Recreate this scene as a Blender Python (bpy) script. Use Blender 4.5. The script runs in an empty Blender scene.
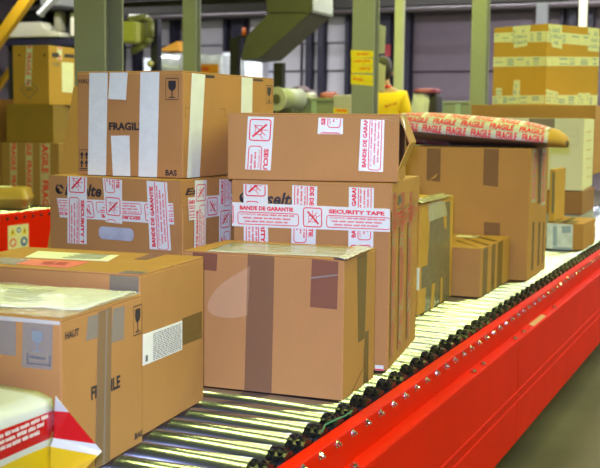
import bpy, bmesh, math, random
from mathutils import Vector, Matrix, noise
random.seed(7)
S = bpy.context.scene
COL = S.collection
R = math.radians

# ------------------------------------------------------------------ camera
F_PX, W_PX, H_PX = 1083.6, 600, 468
YAW, PITCH, ROLL = 0.41642, 0.10458, -0.01027
CAM = Vector((0, 0, 1.5))
_f = Vector((-math.sin(YAW)*math.cos(PITCH), math.cos(YAW)*math.cos(PITCH), -math.sin(PITCH)))
_r0 = Vector((math.cos(YAW), math.sin(YAW), 0))
_d0 = _f.cross(_r0)
_r = math.cos(ROLL)*_r0 + math.sin(ROLL)*_d0
_d = -math.sin(ROLL)*_r0 + math.cos(ROLL)*_d0
cd = bpy.data.cameras.new('camera')
cd.sensor_fit = 'HORIZONTAL'; cd.sensor_width = 36; cd.lens = 36*F_PX/W_PX
cd.clip_start = 0.05; cd.clip_end = 100
cd.dof.use_dof = True; cd.dof.focus_distance = 2.9; cd.dof.aperture_fstop = 7.0
cam = bpy.data.objects.new('camera', cd); COL.objects.link(cam)
mw = Matrix.Identity(4)
for i in range(3):
    mw[i][0] = _r[i]; mw[i][1] = -_d[i]; mw[i][2] = -_f[i]; mw[i][3] = CAM[i]
cam.matrix_world = mw
S.camera = cam

# ------------------------------------------------------------------ world, flash, exposure
wd = bpy.data.worlds.new('world'); S.world = wd; wd.use_nodes = True
wd.node_tree.nodes['Background'].inputs[0].default_value = (.75, .85, 1, 1)
wd.node_tree.nodes['Background'].inputs[1].default_value = .6
fl = bpy.data.lights.new('camera_flash', 'SPOT'); fl.spot_size = R(50); fl.spot_blend = 1; fl.energy = 310; fl.color = (1.0, 1.02, 1.6); fl.shadow_soft_size = .05
flo = bpy.data.objects.new('camera_flash', fl); COL.objects.link(flo); flo.location = CAM + Vector((-.02, -.03, .13))
flo.rotation_euler = (_r*((330-300)/F_PX) + _d*((300-234)/F_PX) + _f).to_track_quat('-Z', 'Y').to_euler()
LAMP_POWER = 62.0
LAMP_COL = (.93, 1.0, .23, 1)   # sodium-tinted tubes over the sorting lines
DOCK_COL = (1.0, .97, 1.0, 1)   # cool, unseen tubes added to brighten the dock doors
S.view_settings.view_transform = 'Standard'; S.view_settings.look = 'None'
S.view_settings.gamma = 1; S.view_settings.use_curve_mapping = False
S.view_settings.exposure = 0.0

# ------------------------------------------------------------------ pixel helpers
def ray(px, py):
    return _r*((px-300)/F_PX) + _d*((py-234)/F_PX) + _f
def at(px, py, ax, val):
    d = ray(px, py); return CAM + d*((val-CAM[ax])/d[ax])

# ------------------------------------------------------------------ materials
MATS = {}
def nodes_of(m):
    m.use_nodes = True
    return m.node_tree.nodes, m.node_tree.links
def mat(name, col, rough=.6, metal=0, var=.0, scale=8, bump=0, bscale=60, alpha=1, spec=.5, stretch=None, coat=0, emit=0):
    if name in MATS: return MATS[name]
    m = bpy.data.materials.new(name); n, l = nodes_of(m); b = n['Principled BSDF']
    b.inputs['Base Color'].default_value = (*col, 1)
    b.inputs['Roughness'].default_value = rough; b.inputs['Metallic'].default_value = metal
    b.inputs['Alpha'].default_value = alpha; b.inputs['Specular IOR Level'].default_value = spec
    b.inputs['Coat Weight'].default_value = coat; b.inputs['Coat Roughness'].default_value = .1
    if emit:
        b.inputs['Emission Color'].default_value = (*col, 1); b.inputs['Emission Strength'].default_value = emit
    tc = n.new('ShaderNodeTexCoord'); src = tc.outputs['Object']
    if stretch:
        mp = n.new('ShaderNodeMapping'); mp.inputs['Scale'].default_value = stretch
        l.new(src, mp.inputs[0]); src = mp.outputs[0]
    if var:
        t = n.new('ShaderNodeTexNoise'); t.inputs['Scale'].default_value = scale; t.inputs['Detail'].default_value = 5
        l.new(src, t.inputs['Vector'])
        h = n.new('ShaderNodeValToRGB')
        h.color_ramp.elements[0].position = .3; h.color_ramp.elements[1].position = .7
        h.color_ramp.elements[0].color = (*[c*(1-var) for c in col], 1)
        h.color_ramp.elements[1].color = (*[min(1, c*(1+var)) for c in col], 1)
        l.new(t.outputs['Fac'], h.inputs['Fac']); l.new(h.outputs['Color'], b.inputs['Base Color'])
    if bump:
        t = n.new('ShaderNodeTexNoise'); t.inputs['Scale'].default_value = bscale; t.inputs['Detail'].default_value = 3
        l.new(src, t.inputs['Vector'])
        bp = n.new('ShaderNodeBump'); bp.inputs['Strength'].default_value = bump; bp.inputs['Distance'].default_value = .004
        l.new(t.outputs['Fac'], bp.inputs['Height']); l.new(bp.outputs[0], b.inputs['Normal'])
    MATS[name] = m
    return m
def cardboard(name, col, var=.07):
    """kraft board: paper mottling, fine fibre grain and faint vertical flutes"""
    if name in MATS: return MATS[name]
    m = bpy.data.materials.new(name); n, l = nodes_of(m); b = n['Principled BSDF']
    b.inputs['Roughness'].default_value = .72; b.inputs['Specular IOR Level'].default_value = .3
    tc = n.new('ShaderNodeTexCoord')
    t1 = n.new('ShaderNodeTexNoise'); t1.inputs['Scale'].default_value = 5; t1.inputs['Detail'].default_value = 6
    mp = n.new('ShaderNodeMapping'); mp.inputs['Scale'].default_value = (260, 260, 22)
    t2 = n.new('ShaderNodeTexNoise'); t2.inputs['Scale'].default_value = 1; t2.inputs['Detail'].default_value = 2
    l.new(tc.outputs['Object'], t1.inputs['Vector']); l.new(tc.outputs['Object'], mp.inputs[0]); l.new(mp.outputs[0], t2.inputs['Vector'])
    mx = n.new('ShaderNodeMath'); mx.operation = 'ADD'
    m2 = n.new('ShaderNodeMath'); m2.operation = 'MULTIPLY'; m2.inputs[1].default_value = .35
    l.new(t2.outputs['Fac'], m2.inputs[0]); l.new(t1.outputs['Fac'], mx.inputs[0]); l.new(m2.outputs[0], mx.inputs[1])
    h = n.new('ShaderNodeValToRGB'); h.color_ramp.elements[0].position = .42; h.color_ramp.elements[1].position = .95
    h.color_ramp.elements[0].color = (*[c*(1-var) for c in col], 1); h.color_ramp.elements[1].color = (*[c*(1+var) for c in col], 1)
    l.new(mx.outputs[0], h.inputs['Fac']); l.new(h.outputs['Color'], b.inputs['Base Color'])
    bp = n.new('ShaderNodeBump'); bp.inputs['Strength'].default_value = .12; bp.inputs['Distance'].default_value = .002
    l.new(mx.outputs[0], bp.inputs['Height']); l.new(bp.outputs[0], b.inputs['Normal'])
    MATS[name] = m
    return m

KRAFT = cardboard('kraft_board', (.42, .215, .065))
KRAFT_Y = cardboard('kraft_board_golden', (.48, .27, .052))
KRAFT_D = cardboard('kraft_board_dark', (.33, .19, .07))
WHITEBOARD = cardboard('white_board', (.70, .69, .62), .03)
T_WHITE = mat('white_tape', (.72, .79, .72), .35, var=.04, scale=30, bump=.25, bscale=70)
T_SEC = mat('security_tape_base', (.68, .73, .66), .35, var=.03, scale=20, bump=.2, bscale=80)
T_CLEAR = mat('clear_tape', (.30, .19, .10), .16, alpha=.62, bump=.3, bscale=40, spec=.6)
T_BROWN = mat('brown_tape', (.24, .135, .08), .26, alpha=.33, bump=.2, bscale=50)
T_RED = mat('red_brown_tape', (.29, .12, .07), .3, alpha=.48, bump=.2, bscale=50)
T_OLIVE = mat('olive_tape', (.22, .15, .04), .25, alpha=.46, bump=.3, bscale=50)
T_FAINT = mat('faint_tape', (.22, .15, .04), .22, alpha=.36)
T_GREY = mat('grey_tape', (.20, .175, .115), .25, alpha=.88, bump=.4, bscale=30)
T_FROST = mat('frosted_tape', (.35, .31, .25), .25, alpha=.6, bump=.4, bscale=40)
T_SILVER = mat('shiny_tape', (.58, .58, .50), .14, alpha=.8, bump=.9, bscale=22, spec=.8)
T_TAN = mat('translucent_security_tape', (.54, .42, .2), .3, alpha=.6)
P_RED = mat('red_print', (.70, .012, .03), .5)
P_BLACK = mat('black_print', (.022, .018, .022), .6)
P_GREY = mat('faded_print', (.12, .13, .13), .6)
P_BLUE = mat('blue_print', (.28, .36, .50), .5)
PAPER = mat('paper', (.78, .80, .76), .6, var=.05, scale=25)
PINK = mat('pink_label', (.75, .16, .15), .5, var=.1, scale=40)
RED = mat('red_paint', (.66, .016, .001), .45, var=.05, scale=5, bump=.05, bscale=15, spec=.03)
STEEL = mat('zinc_steel', (.44, .50, .66), .2, 1)
CHROME = mat('bolt_steel', (.72, .74, .78), .16, 1)
BLACKP = mat('black_plastic', (.006, .007, .007), .28, bump=.1, bscale=200, spec=.4)
GREEN = mat('green_paint', (.235, .255, .26), .5, var=.05, scale=3)
GREEN_L = mat('light_green_paint', (.48, .50, .44), .5, var=.05, scale=3)
OLIVE = mat('olive_sheet_metal', (.085, .088, .055), .5, var=.1, scale=4)
NAVY = mat('navy_steel', (.022, .022, .05), .5)
YELLOW = mat('yellow_plastic', (.66, .46, .01), .3, bump=.3, bscale=20)
WHITEP = mat('white_plastic', (.58, .62, .58), .22, bump=.5, bscale=14)
DARK = mat('dark_steel', (.028, .027, .026), .7, spec=.2)

# ------------------------------------------------------------------ object helpers
def mk(name, verts, faces, m, parent=None, smooth=False):
    me = bpy.data.meshes.new(name); me.from_pydata([tuple(v) for v in verts], [], faces); me.update()
    o = bpy.data.objects.new(name, me); COL.objects.link(o)
    if m: me.materials.append(m)
    if smooth:
        for p in me.polygons: p.use_smooth = True
    o.parent = parent
    return o
def from_bm(name, bm, m, parent=None, smooth=False):
    me = bpy.data.meshes.new(name); bm.to_mesh(me); bm.free()
    o = bpy.data.objects.new(name, me); COL.objects.link(o)
    for x in (m if isinstance(m, (list, tuple)) else [m]): me.materials.append(x)
    if smooth:
        for p in me.polygons: p.use_smooth = True
    o.parent = parent
    return o
def tag(o, label=None, cat=None, group=None, kind=None):
    if label: o['label'] = label
    if cat: o['category'] = cat
    if group: o['group'] = group
    if kind: o['kind'] = kind
    return o
def empty(name, loc, rz=0, label=None, cat=None, group=None, kind=None):
    o = bpy.data.objects.new(name, None); COL.objects.link(o); o.empty_display_size = .1
    o.location = loc; o.rotation_euler.z = rz
    return tag(o, label, cat, group, kind)
def share(o, name, parent, loc=(0, 0, 0), rot=None):
    c = bpy.data.objects.new(name, o.data); COL.objects.link(c); c.parent = parent; c.location = loc
    if rot: c.rotation_euler = rot
    return c
def bm_box(bm, a, b):
    vs = [bm.verts.new((x, y, z)) for x in (a[0], b[0]) for y in (a[1], b[1]) for z in (a[2], b[2])]
    for f in ((0, 1, 3, 2), (4, 6, 7, 5), (0, 4, 5, 1), (2, 3, 7, 6), (0, 2, 6, 4), (1, 5, 7, 3)):
        bm.faces.new([vs[i] for i in f])
    return vs
def box(name, a, b, m, parent=None, bevel=0, seg=2, jit=0):
    bm = bmesh.new(); vs = bm_box(bm, a, b)
    if jit:
        for v in vs:
            v.co += Vector([random.uniform(-jit, jit) for _ in range(3)])
    bmesh.ops.recalc_face_normals(bm, faces=bm.faces)
    if bevel: bmesh.ops.bevel(bm, geom=bm.edges[:], offset=bevel, segments=seg, affect='EDGES', profile=.6)
    return from_bm(name, bm, m, parent)
def bm_cyl(bm, p0, p1, r0, r1=None, seg=16, cap=True):
    r1 = r0 if r1 is None else r1
    p0, p1 = Vector(p0), Vector(p1); ax = (p1-p0).normalized()
    u = ax.orthogonal().normalized(); v = ax.cross(u)
    a = [bm.verts.new(p0+(u*math.cos(t)+v*math.sin(t))*r0) for t in [2*math.pi*i/seg for i in range(seg)]]
    b = [bm.verts.new(p1+(u*math.cos(t)+v*math.sin(t))*r1) for t in [2*math.pi*i/seg for i in range(seg)]]
    for i in range(seg):
        bm.faces.new((a[i], a[(i+1) % seg], b[(i+1) % seg], b[i]))
    if cap:
        bm.faces.new(a[::-1]); bm.faces.new(b)
def cyl(name, p0, p1, r0, m, parent=None, r1=None, seg=16, smooth=True):
    bm = bmesh.new(); bm_cyl(bm, p0, p1, r0, r1, seg)
    o = from_bm(name, bm, m, parent)
    if smooth:
        for p in o.data.polygons: p.use_smooth = len(p.vertices) == 4
    return o
def prism(name, poly, ax, a, b, m, parent=None, bevel=0):
    """polygon of 2-D points extruded along axis ax from a to b"""
    def P(p, t):
        c = list(p); c.insert(ax, t); return c
    n = len(poly)
    bm = bmesh.new()
    A = [bm.verts.new(P(p, a)) for p in poly]; B = [bm.verts.new(P(p, b)) for p in poly]
    for i in range(n): bm.faces.new((A[i], A[(i+1) % n], B[(i+1) % n], B[i]))
    bm.faces.new(A[::-1]); bm.faces.new(B)
    bmesh.ops.recalc_face_normals(bm, faces=bm.faces)
    if bevel: bmesh.ops.bevel(bm, geom=bm.edges[:], offset=bevel, segments=2, affect='EDGES')
    return from_bm(name, bm, m, parent)

# ------------------------------------------------------------------ print: flat 2-D shapes
_TX = {}
def text2d(s, bold=.012, shear=0.0):
    """text as (verts, faces) filling 0..1 by 0..1"""
    k = (s, bold, shear)
    if k in _TX: return _TX[k]
    cu = bpy.data.curves.new('t', 'FONT'); cu.body = s; cu.size = 1; cu.offset = bold; cu.shear = shear
    cu.resolution_u = 2; cu.fill_mode = 'FRONT'; cu.dimensions = '2D'
    ob = bpy.data.objects.new('t', cu)
    me = bpy.data.meshes.new_from_object(ob)
    v = [(p.co.x, p.co.y) for p in me.vertices]; f = [tuple(p.vertices) for p in me.polygons]
    bpy.data.objects.remove(ob); bpy.data.meshes.remove(me); bpy.data.curves.remove(cu)
    x0 = min(p[0] for p in v); x1 = max(p[0] for p in v); y0 = min(p[1] for p in v); y1 = max(p[1] for p in v)
    v = [((a-x0)/(x1-x0), (b-y0)/(y1-y0)) for a, b in v]
    _TX[k] = (v, f); return _TX[k]
class Shape2:
    def __init__(s): s.v = []; s.f = []
    def add(s, vf, x=0, y=0, w=1, h=1):
        o = len(s.v); s.v += [(x+a*w, y+b*h) for a, b in vf[0]]; s.f += [tuple(i+o for i in q) for q in vf[1]]; return s
    def poly(s, pts):
        o = len(s.v); s.v += list(pts); s.f.append(tuple(range(o, o+len(pts)))); return s
    def rect(s, x0, y0, x1, y1): return s.poly([(x0, y0), (x1, y0), (x1, y1), (x0, y1)])
    def line(s, a, b, t):
        dx, dy = b[0]-a[0], b[1]-a[1]; L = math.hypot(dx, dy); nx, ny = -dy/L*t/2, dx/L*t/2
        return s.poly([(a[0]-nx, a[1]-ny), (b[0]-nx, b[1]-ny), (b[0]+nx, b[1]+ny), (a[0]+nx, a[1]+ny)])
    def ring(s, x0, y0, x1, y1, r, t, n=4):
        def loop(x0, y0, x1, y1, r):
            P = []
            for cx, cy, a in ((x1-r, y1-r, 0), (x0+r, y1-r, 90), (x0+r, y0+r, 180), (x1-r, y0+r, 270)):
                for i in range(n+1):
                    q = R(a+90*i/n); P.append((cx+r*math.cos(q), cy+r*math.sin(q)))
            return P
        A = loop(x0, y0, x1, y1, r); B = loop(x0+t, y0+t, x1-t, y1-t, max(r-t, .001)); o = len(s.v); m = len(A)
        s.v += A+B
        for i in range(m):
            j = (i+1) % m; s.f.append((o+i, o+j, o+m+j, o+m+i))
        return s
    @property
    def vf(s): return (s.v, s.f)
def split2(vf, n=5):
    bm = bmesh.new(); vs = [bm.verts.new((a, b, 0)) for a, b in vf[0]]
    for f in vf[1]:
        try: bm.faces.new([vs[i] for i in f])
        except ValueError: pass
    for i in range(1, n):
        bmesh.ops.bisect_plane(bm, geom=bm.verts[:]+bm.edges[:]+bm.faces[:], plane_co=(0, i/n, 0), plane_no=(0, 1, 0), dist=1e-6)
    bm.verts.index_update()
    r = ([(v.co.x, v.co.y) for v in bm.verts], [tuple(v.index for v in f.verts) for f in bm.faces])
    bm.free(); return r
def scrawl(seed, words=6):
    """a line of lettering too small to read: broken strokes"""
    rg = random.Random(seed); s = Shape2(); x = 0
    cuts = [rg.uniform(.5, 1.4) for _ in range(words)]; tot = sum(cuts)
    for c in cuts:
        w = c/tot; n = max(2, int(w*60)); cw = w*.86/n
        for i in range(n): s.rect(x+i*cw, rg.uniform(0, .15), x+(i+.72)*cw, rg.uniform(.75, 1))
        x += w
    return s.vf
def clip2(vf, x0, x1):
    bm = bmesh.new(); vs = [bm.verts.new((a, b, 0)) for a, b in vf[0]]
    for f in vf[1]:
        try: bm.faces.new([vs[i] for i in f])
        except ValueError: pass
    for x, n in ((x0, -1), (x1, 1)):
        bmesh.ops.bisect_plane(bm, geom=bm.verts[:]+bm.edges[:]+bm.faces[:], plane_co=(x, 0, 0), plane_no=(n, 0, 0), clear_outer=True, dist=1e-6)
    bm.verts.index_update()
    r = ([(v.co.x, v.co.y) for v in bm.verts], [tuple(v.index for v in f.verts) for f in bm.faces])
    bm.free(); return r

def glass_icon():
    s = Shape2(); s.ring(0, 0, 1, 1, .04, .035)
    pts = []
    for i in range(11):
        a = math.pi+math.pi*i/10; pts.append((.5+.30*math.cos(a), .66+.24*math.sin(a)))
    s.poly([(.22, .88)]+pts+[(.78, .88)]); s.rect(.46, .14, .54, .45); s.rect(.25, .09, .75, .14); return s.vf
def arrows_icon():
    s = Shape2(); s.ring(0, 0, 1, 1, .04, .03)
    for y in (.16, .55):
        for x in (.28, .72):
            s.poly([(x-.2, y+.18), (x+.2, y+.18), (x, y+.36)]); s.rect(x-.07, y, x+.07, y+.18)
    s.rect(.1, .07, .9, .12); return s.vf
def security_pattern():
    """repeating warranty-tape print; tape width = 1, returns shape and period"""
    s = Shape2(); x = 0
    for title, lines in (('BANDE DE GARANTIE', (1, 2, 3)), ('SECURITY TAPE', (4, 5, 6))):
        L = 2.75
        s.add(text2d(title, .05), x+.1, .70, L-.35, .18)
        s.ring(x, .09, x+L, .63, .13, .035)
        for i, t in enumerate(lines): s.add(scrawl(t), x+.14+.1*i+(.75 if i == 0 else 0), .48-.145*i, L-.3-.25*i-(.75 if i == 0 else 0), .085)
        s.add(text2d('ATTENTION', .01), x+.14, .48, .68, .085)
        x += L+.18
        s.ring(x, .08, x+.84, .92, .12, .045)
        s.line((x+.2, .75), (x+.68, .22), .075); s.line((x+.22, .25), (x+.62, .72), .03)
        s.ring(x+.24, .3, x+.6, .58, .02, .025); s.line((x+.42, .58), (x+.42, .8), .025); s.line((x+.6, .5), (x+.75, .62), .025)
        x += .84+.18
    return s.vf, x
SEC, SEC_P = security_pattern()
GLASS, ARROWS = glass_icon(), arrows_icon()

# ------------------------------------------------------------------ cartons
class Face:
    """flat face of a carton in the carton's own frame"""
    def __init__(s, root, o, u, v, ext=None):
        s.root = root; s.ext = ext; s.o = Vector(o); s.u = Vector(u); s.v = Vector(v); s.n = s.u.cross(s.v)
        m = Matrix.LocRotScale(root.location, root.rotation_euler, None)
        s.mi = m.inverted(); s.cl = s.mi @ CAM
    def uv(s, px, py):
        d = s.mi.to_3x3() @ ray(px, py); t = (s.o-s.cl).dot(s.n)/d.dot(s.n); p = s.cl+d*t-s.o
        return (p.dot(s.u), p.dot(s.v))
    def pt(s, uv, off=0): return s.o+s.u*uv[0]+s.v*uv[1]+s.n*off
    def quad(s, px): return [s.uv(*p) for p in px]
    def strip(s, px, m, name='tape', lay=1, uv=False, thick=.0005):
        q = px if uv else s.quad(px)
        if s.ext: q = [(min(max(a, .0006), s.ext[0]-.0006), min(max(b, .0008), s.ext[1]-.0006)) for a, b in q]
        n = len(q); t0 = .0002; t1 = thick*lay+.0003
        V = [s.pt(p, t0) for p in q]+[s.pt(p, t1) for p in q]
        return mk(name, V, [tuple(range(n-1, -1, -1)), tuple(range(n, 2*n))]+[(i, (i+1) % n, n+(i+1) % n, n+i) for i in range(n)], m, s.root)
    def print(s, vf, px, m, name='print', lay=0, uv=False, off=None):
        q = px if uv else s.quad(px); V = []; off = (.0005*lay+.0007) if off is None else off
        for a, b in vf[0]:
            V.append(s.pt([(q[0][k]*(1-a)+q[1][k]*a)*(1-b)+(q[3][k]*(1-a)+q[2][k]*a)*b for k in (0, 1)], off))
        return mk(name, V, vf[1], m, s.root)
    def text(s, t, px, m=None, bold=.012, shear=0, lay=0, name='lettering', uv=False):
        return s.print(text2d(t, bold, shear), px, m or P_BLACK, name, lay, uv)
    def sec(s, px, start=0., lay=1, base=None, ink=None, name='security_tape', pattern=None, uv=False):
        """printed tape; px: text-start bottom, text-end bottom, text-end top, text-start top"""
        q = px if uv else s.quad(px)
        if s.ext: q = [(min(max(a, .0006), s.ext[0]-.0006), min(max(b, .0008), s.ext[1]-.0006)) for a, b in q]
        L = (math.dist(q[0], q[1])+math.dist(q[3], q[2]))/2; Wd = (math.dist(q[0], q[3])+math.dist(q[1], q[2]))/2
        st = s.strip(q, base or T_SEC, name, lay, True)
        pat, per = pattern or (SEC, SEC_P)
        x0 = start; x1 = start+L/Wd; sh = Shape2(); k0 = math.floor(x0/per)
        for k in range(k0, math.floor(x1/per)+1): sh.add(pat, k*per, 0, 1, 1)
        v, f = clip2(sh.vf, x0+.02, x1-.02)
        if f:
            v = [((a-x0)/(x1-x0), b) for a, b in v]
            o = s.print((v, f), q, ink or P_RED, 'tape_print', lay, True)
            o.parent = st; o['kind'] = 'stuff'
        return st
def rect_px(x0, y0, x1, y1, sl=0.0, lean=0.0):
    """px quad bl br tr tl of an upright patch; sl = slope of horizontals, lean = drift of verticals downwards"""
    dy = sl*(x1-x0); dx = lean*(y1-y0)
    return [(x0+dx, y1), (x1+dx, y1+dy), (x1, y0+dy), (x0, y0)]
def up(px):   # quad bl br tr tl -> print running upwards (text bottom on the right)
    bl, br, tr, tl = px; return [br, tr, tl, bl]
def down(px): # print running downwards (text bottom on the left)
    bl, br, tr, tl = px; return [tl, bl, br, tr]

def carton(FR, yaw, w, d, h, z, label, m=KRAFT, cat='box', top='flaps', group=None, name='cardboard_box', bev=.004, jit=0, body=True):
    yaw = R(yaw); U = Vector((math.cos(yaw), math.sin(yaw), 0)); V = Vector((-math.sin(yaw), math.cos(yaw), 0))
    c = Vector((FR[0], FR[1], z))-U*w/2+V*d/2
    r = empty(name, c, yaw, label, cat, group)
    hw, hd = w/2, d/2
    if body:
        hb = h-.004 if top == 'flaps' else h
        o = box('body', (-hw, -hd, 0), (hw, hd, hb), m, r, bev, 2, jit)
        if top == 'flaps':
            if w >= d:
                box('top_flap', (-hw+.001, -hd+.001, h-.0045), (hw-.001, -.0015, h), m, r, .0012, 1)
                box('top_flap', (-hw+.001, .0015, h-.0045), (hw-.001, hd-.001, h), m, r, .0012, 1)
            else:
                box('top_flap', (-hw+.001, -hd+.001, h-.0045), (-.0015, hd-.001, h), m, r, .0012, 1)
                box('top_flap', (.0015, -hd+.001, h-.0045), (hw-.001, hd-.001, h), m, r, .0012, 1)
    return r, Face(r, (-hw, -hd, 0), (1, 0, 0), (0, 0, 1), (w, h)), Face(r, (hw, -hd, 0), (0, 1, 0), (0, 0, 1), (d, h)), Face(r, (-hw, -hd, h), (1, 0, 0), (0, 1, 0), (w, d))

# ================================================================== THE HALL
XW0, XW1, YW0, YW1, ZC = -15, 6, -4, 20, 4.6
FLOOR = mat('concrete', (.10, .092, .065), .6, var=.2, scale=1.5, bump=.1, bscale=30)
WALLM = mat('mauve_wall', (.20, .165, .20), .7, var=.03, scale=2)
WALLG = mat('pale_grey_wall', (.58, .61, .68), .7, var=.03, scale=2)
CEIL = mat('ceiling_sheet', (.42, .42, .42), .8)
tag(box('floor', (XW0, YW0, -.15), (XW1, YW1, 0), FLOOR), kind='structure')
tag(box('ceiling', (XW0, YW0, ZC), (XW1, YW1, ZC+.1), CEIL), kind='structure')
tag(box('wall_back', (XW0, YW1, 0), (XW1, YW1+.2, ZC), WALLM), kind='structure')
tag(box('wall_front', (XW0, YW0-.2, 0), (XW1, YW0, ZC), WALLG), kind='structure')
tag(box('wall_left', (XW0-.2, YW0, 0), (XW0, YW1, ZC), WALLM), kind='structure')
tag(box('wall_right', (XW1, YW0, 0), (XW1+.2, YW1, ZC), WALLG), kind='structure')
# raised dock platform behind the conveyors
PLAT = .3
tag(box('floor_platform', (XW0, 8.9, 0), (-2.45, YW1, PLAT), FLOOR), kind='structure')

# ceiling lamps: long fluorescent fittings
EM = bpy.data.materials.new('lamp_glow'); n, l = nodes_of(EM); n.clear()
e = n.new('ShaderNodeEmission'); e.inputs[0].default_value = LAMP_COL; e.inputs[1].default_value = LAMP_POWER
ou = n.new('ShaderNodeOutputMaterial'); l.new(e.outputs[0], ou.inputs[0])
EM2 = EM.copy(); EM2.name = 'added_dock_lamp_glow'
for q in EM2.node_tree.nodes:
    if q.type == 'EMISSION': q.inputs[0].default_value = DOCK_COL; q.inputs[1].default_value = LAMP_POWER*2.3  # stronger glow for the rows added over the dock
HOUS = mat('lamp_housing', (.6, .6, .58), .5)
hm = gm = gm2 = None
for Y in (2.6, 5.0, 7.4, 9.8, 13.0, 16.5):
    for X in (-9.5, -4.5, -2.25, .9, 3.3):
        if Y == 5.0 and X in (-4.5, -2.25): continue
        r = empty('ceiling_lamp', (X, Y, 4.2), 0, 'long fluorescent ceiling lamp of the sorting hall and the added dock rows', 'lamp', 'fluorescent ceiling lamps')
        if hm is None:
            bm = bmesh.new(); bm_box(bm, (-1.1, -.09, .012), (1.1, .09, .06)); bm_cyl(bm, (-.7, 0, .06), (-.7, 0, .4), .008, seg=6); bm_cyl(bm, (.7, 0, .06), (.7, 0, .4), .008, seg=6)
            hm = from_bm('housing', bm, HOUS, r)
            gm = mk('tube', [(-1.08, -.06, 0), (1.08, -.06, 0), (1.08, .06, 0), (-1.08, .06, 0)], [(3, 2, 1, 0)], EM, r)
        else:
            share(hm, 'housing', r)
            if Y < 12: share(gm, 'tube', r)
            elif gm2 is None: gm2 = mk('tube', [tuple(v.co) for v in gm.data.vertices], [(3, 2, 1, 0)], EM2, r)
            else: share(gm2, 'tube', r)

# dock doors in the far wall
DOORM = mat('dock_door_sheet', (.66, .66, .74), .5, var=.04, scale=2)
DOORP = mat('mauve_door_sheet', (.17, .135, .175), .55, var=.04, scale=2)
def wx(px): return at(px, 70, 1, YW1-.1).x
nd = 0
def dock_door(x0, x1, m, ztop=3.55, z0=PLAT, rows=6, gap=.02, ang=.05):
    global nd; nd += 1
    r = empty('door_%d' % nd, ((x0+x1)/2, YW1-.06, z0), kind='structure')
    w = (x1-x0)/2; hh = (ztop-z0)/rows
    for i in range(rows):
        prism('panel', [(0, i*hh), (-ang, i*hh+.03), (-ang*.35, (i+1)*hh-gap), (0, (i+1)*hh-gap)], 0, -w, w, m, r)
    return r
nc = 0
def wall_col(px0, px1, m=NAVY, d=.25, top=3.6, y=YW1):
    global nc; nc += 1
    return tag(box('trim_%d' % nc, (wx(px0), y-d, PLAT), (wx(px1), y, top), m, bevel=.01), kind='structure')
for a, b in ((0, 58), (62, 118), (126, 134), (143, 172), (200, 226), (250, 300)): dock_door(wx(a), wx(b), DOORM)
dock_door(wx(303), wx(319), DOORM); dock_door(wx(327), wx(347), DOORM)
dock_door(wx(413), wx(531), DOORP, ztop=3.5, rows=3, ang=.03)
dock_door(wx(548), wx(560), DOORP, ztop=3.5, rows=3, ang=.03)
for a, b in ((-6, 0), (58, 62), (119, 125), (136, 142), (173, 178), (196.5, 199.5), (226, 229), (235, 246), (308, 314), (320, 326), (347, 351), (376, 392), (404, 411), (560, 563), (568, 576), (585, 593)):
    wall_col(a, b)
# overhead beams and pipes in front of the far wall
def beam(x0, x1, y, z0, z1, m, label, cat='beam'):
    r = empty('steel_beam', ((x0+x1)/2, y, z0), 0, label, cat); L = (x1-x0)/2; h = z1-z0
    box('web', (-L, -.02, .02), (L, .02, h-.02), m, r); box('flange', (-L, -.1, 0), (L, .1, .02), m, r); box('flange', (-L, -.1, h-.02), (L, .1, h), m, r)
    return r
beam(-14.8, 5.8, 19.2, 3.56, 4.0, DARK, 'dark overhead steel beam along the top of the dock wall')
beam(-9.6, -2.6, 14.2, 3.05, 3.26, DARK, 'dark overhead steel beam crossing just behind the olive chute')
o = cyl('overhead_pipe', (-14.8, 16.0, 3.22), (5.8, 16.0, 3.16), .035, mat('mauve_pipe', (.12, .10, .12), .7)); tag(o, 'thin mauve pipe running high across the far side of the hall', 'pipe')
o = cyl('overhead_pipe', (-14.8, 17.4, 3.34), (5.8, 17.4, 3.34), .06, DARK); tag(o, 'dark pipe under the far overhead beam', 'pipe')
# ---- green columns
def h_column(px0, px1, Y, label, m=GREEN, z0=0, depth=None, ztop=ZC):
    a = at(px0, 80, 1, Y); b = at(px1, 80, 1, Y); w = (b.x-a.x); c = (a.x+b.x)/2; d = depth or w
    r = empty('steel_column', (c, Y+d/2, z0), 0, label, 'column'); h = ztop-z0
    box('base_plate', (-w*.62, -d*.62, 0), (w*.62, d*.62, .02), m, r)
    box('flange', (-w/2, -d/2, .02), (w/2, -d/2+.016, h), m, r, .002, 1); box('flange', (-w/2, d/2-.016, .02), (w/2, d/2, h), m, r, .002, 1)
    box('web', (-.008, -d/2+.016, .02), (.008, d/2-.016, h), m, r)
    return r, w, d
h_column(74.5, 105, 5.92, 'wide grey-green steel column behind the upright carton marked FRAGILE', depth=.22)
h_column(182.5, 196, 11.45, 'slim grey-green steel column behind the FRAGILE carton, before the dock doors', z0=PLAT, depth=.12)
c3, w3, d3 = h_column(351.5, 373.5, 9.0, 'grey-green steel column wrapped with yellow tape', z0=PLAT, depth=.13)
h_column(470, 485, 10.9, 'pale green steel column left of the carton wrapped in printed white tape', m=mat('pale_green', (.24, .265, .24), .45), z0=PLAT, depth=.14)
h_column(393.5, 402, 11.5, 'narrow cream-green post beside the person in yellow', m=GREEN_L, z0=PLAT, depth=.06)
h_column(534, 545, 15.2, 'distant green column above the carton wrapped in printed white tape', m=GREEN, z0=0, depth=.1)
h_column(576.5, 584, 14.0, 'thin cream post at far right of the dock wall', m=mat('cream_post', (.62, .62, .46), .5), z0=0, depth=.08)
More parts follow.
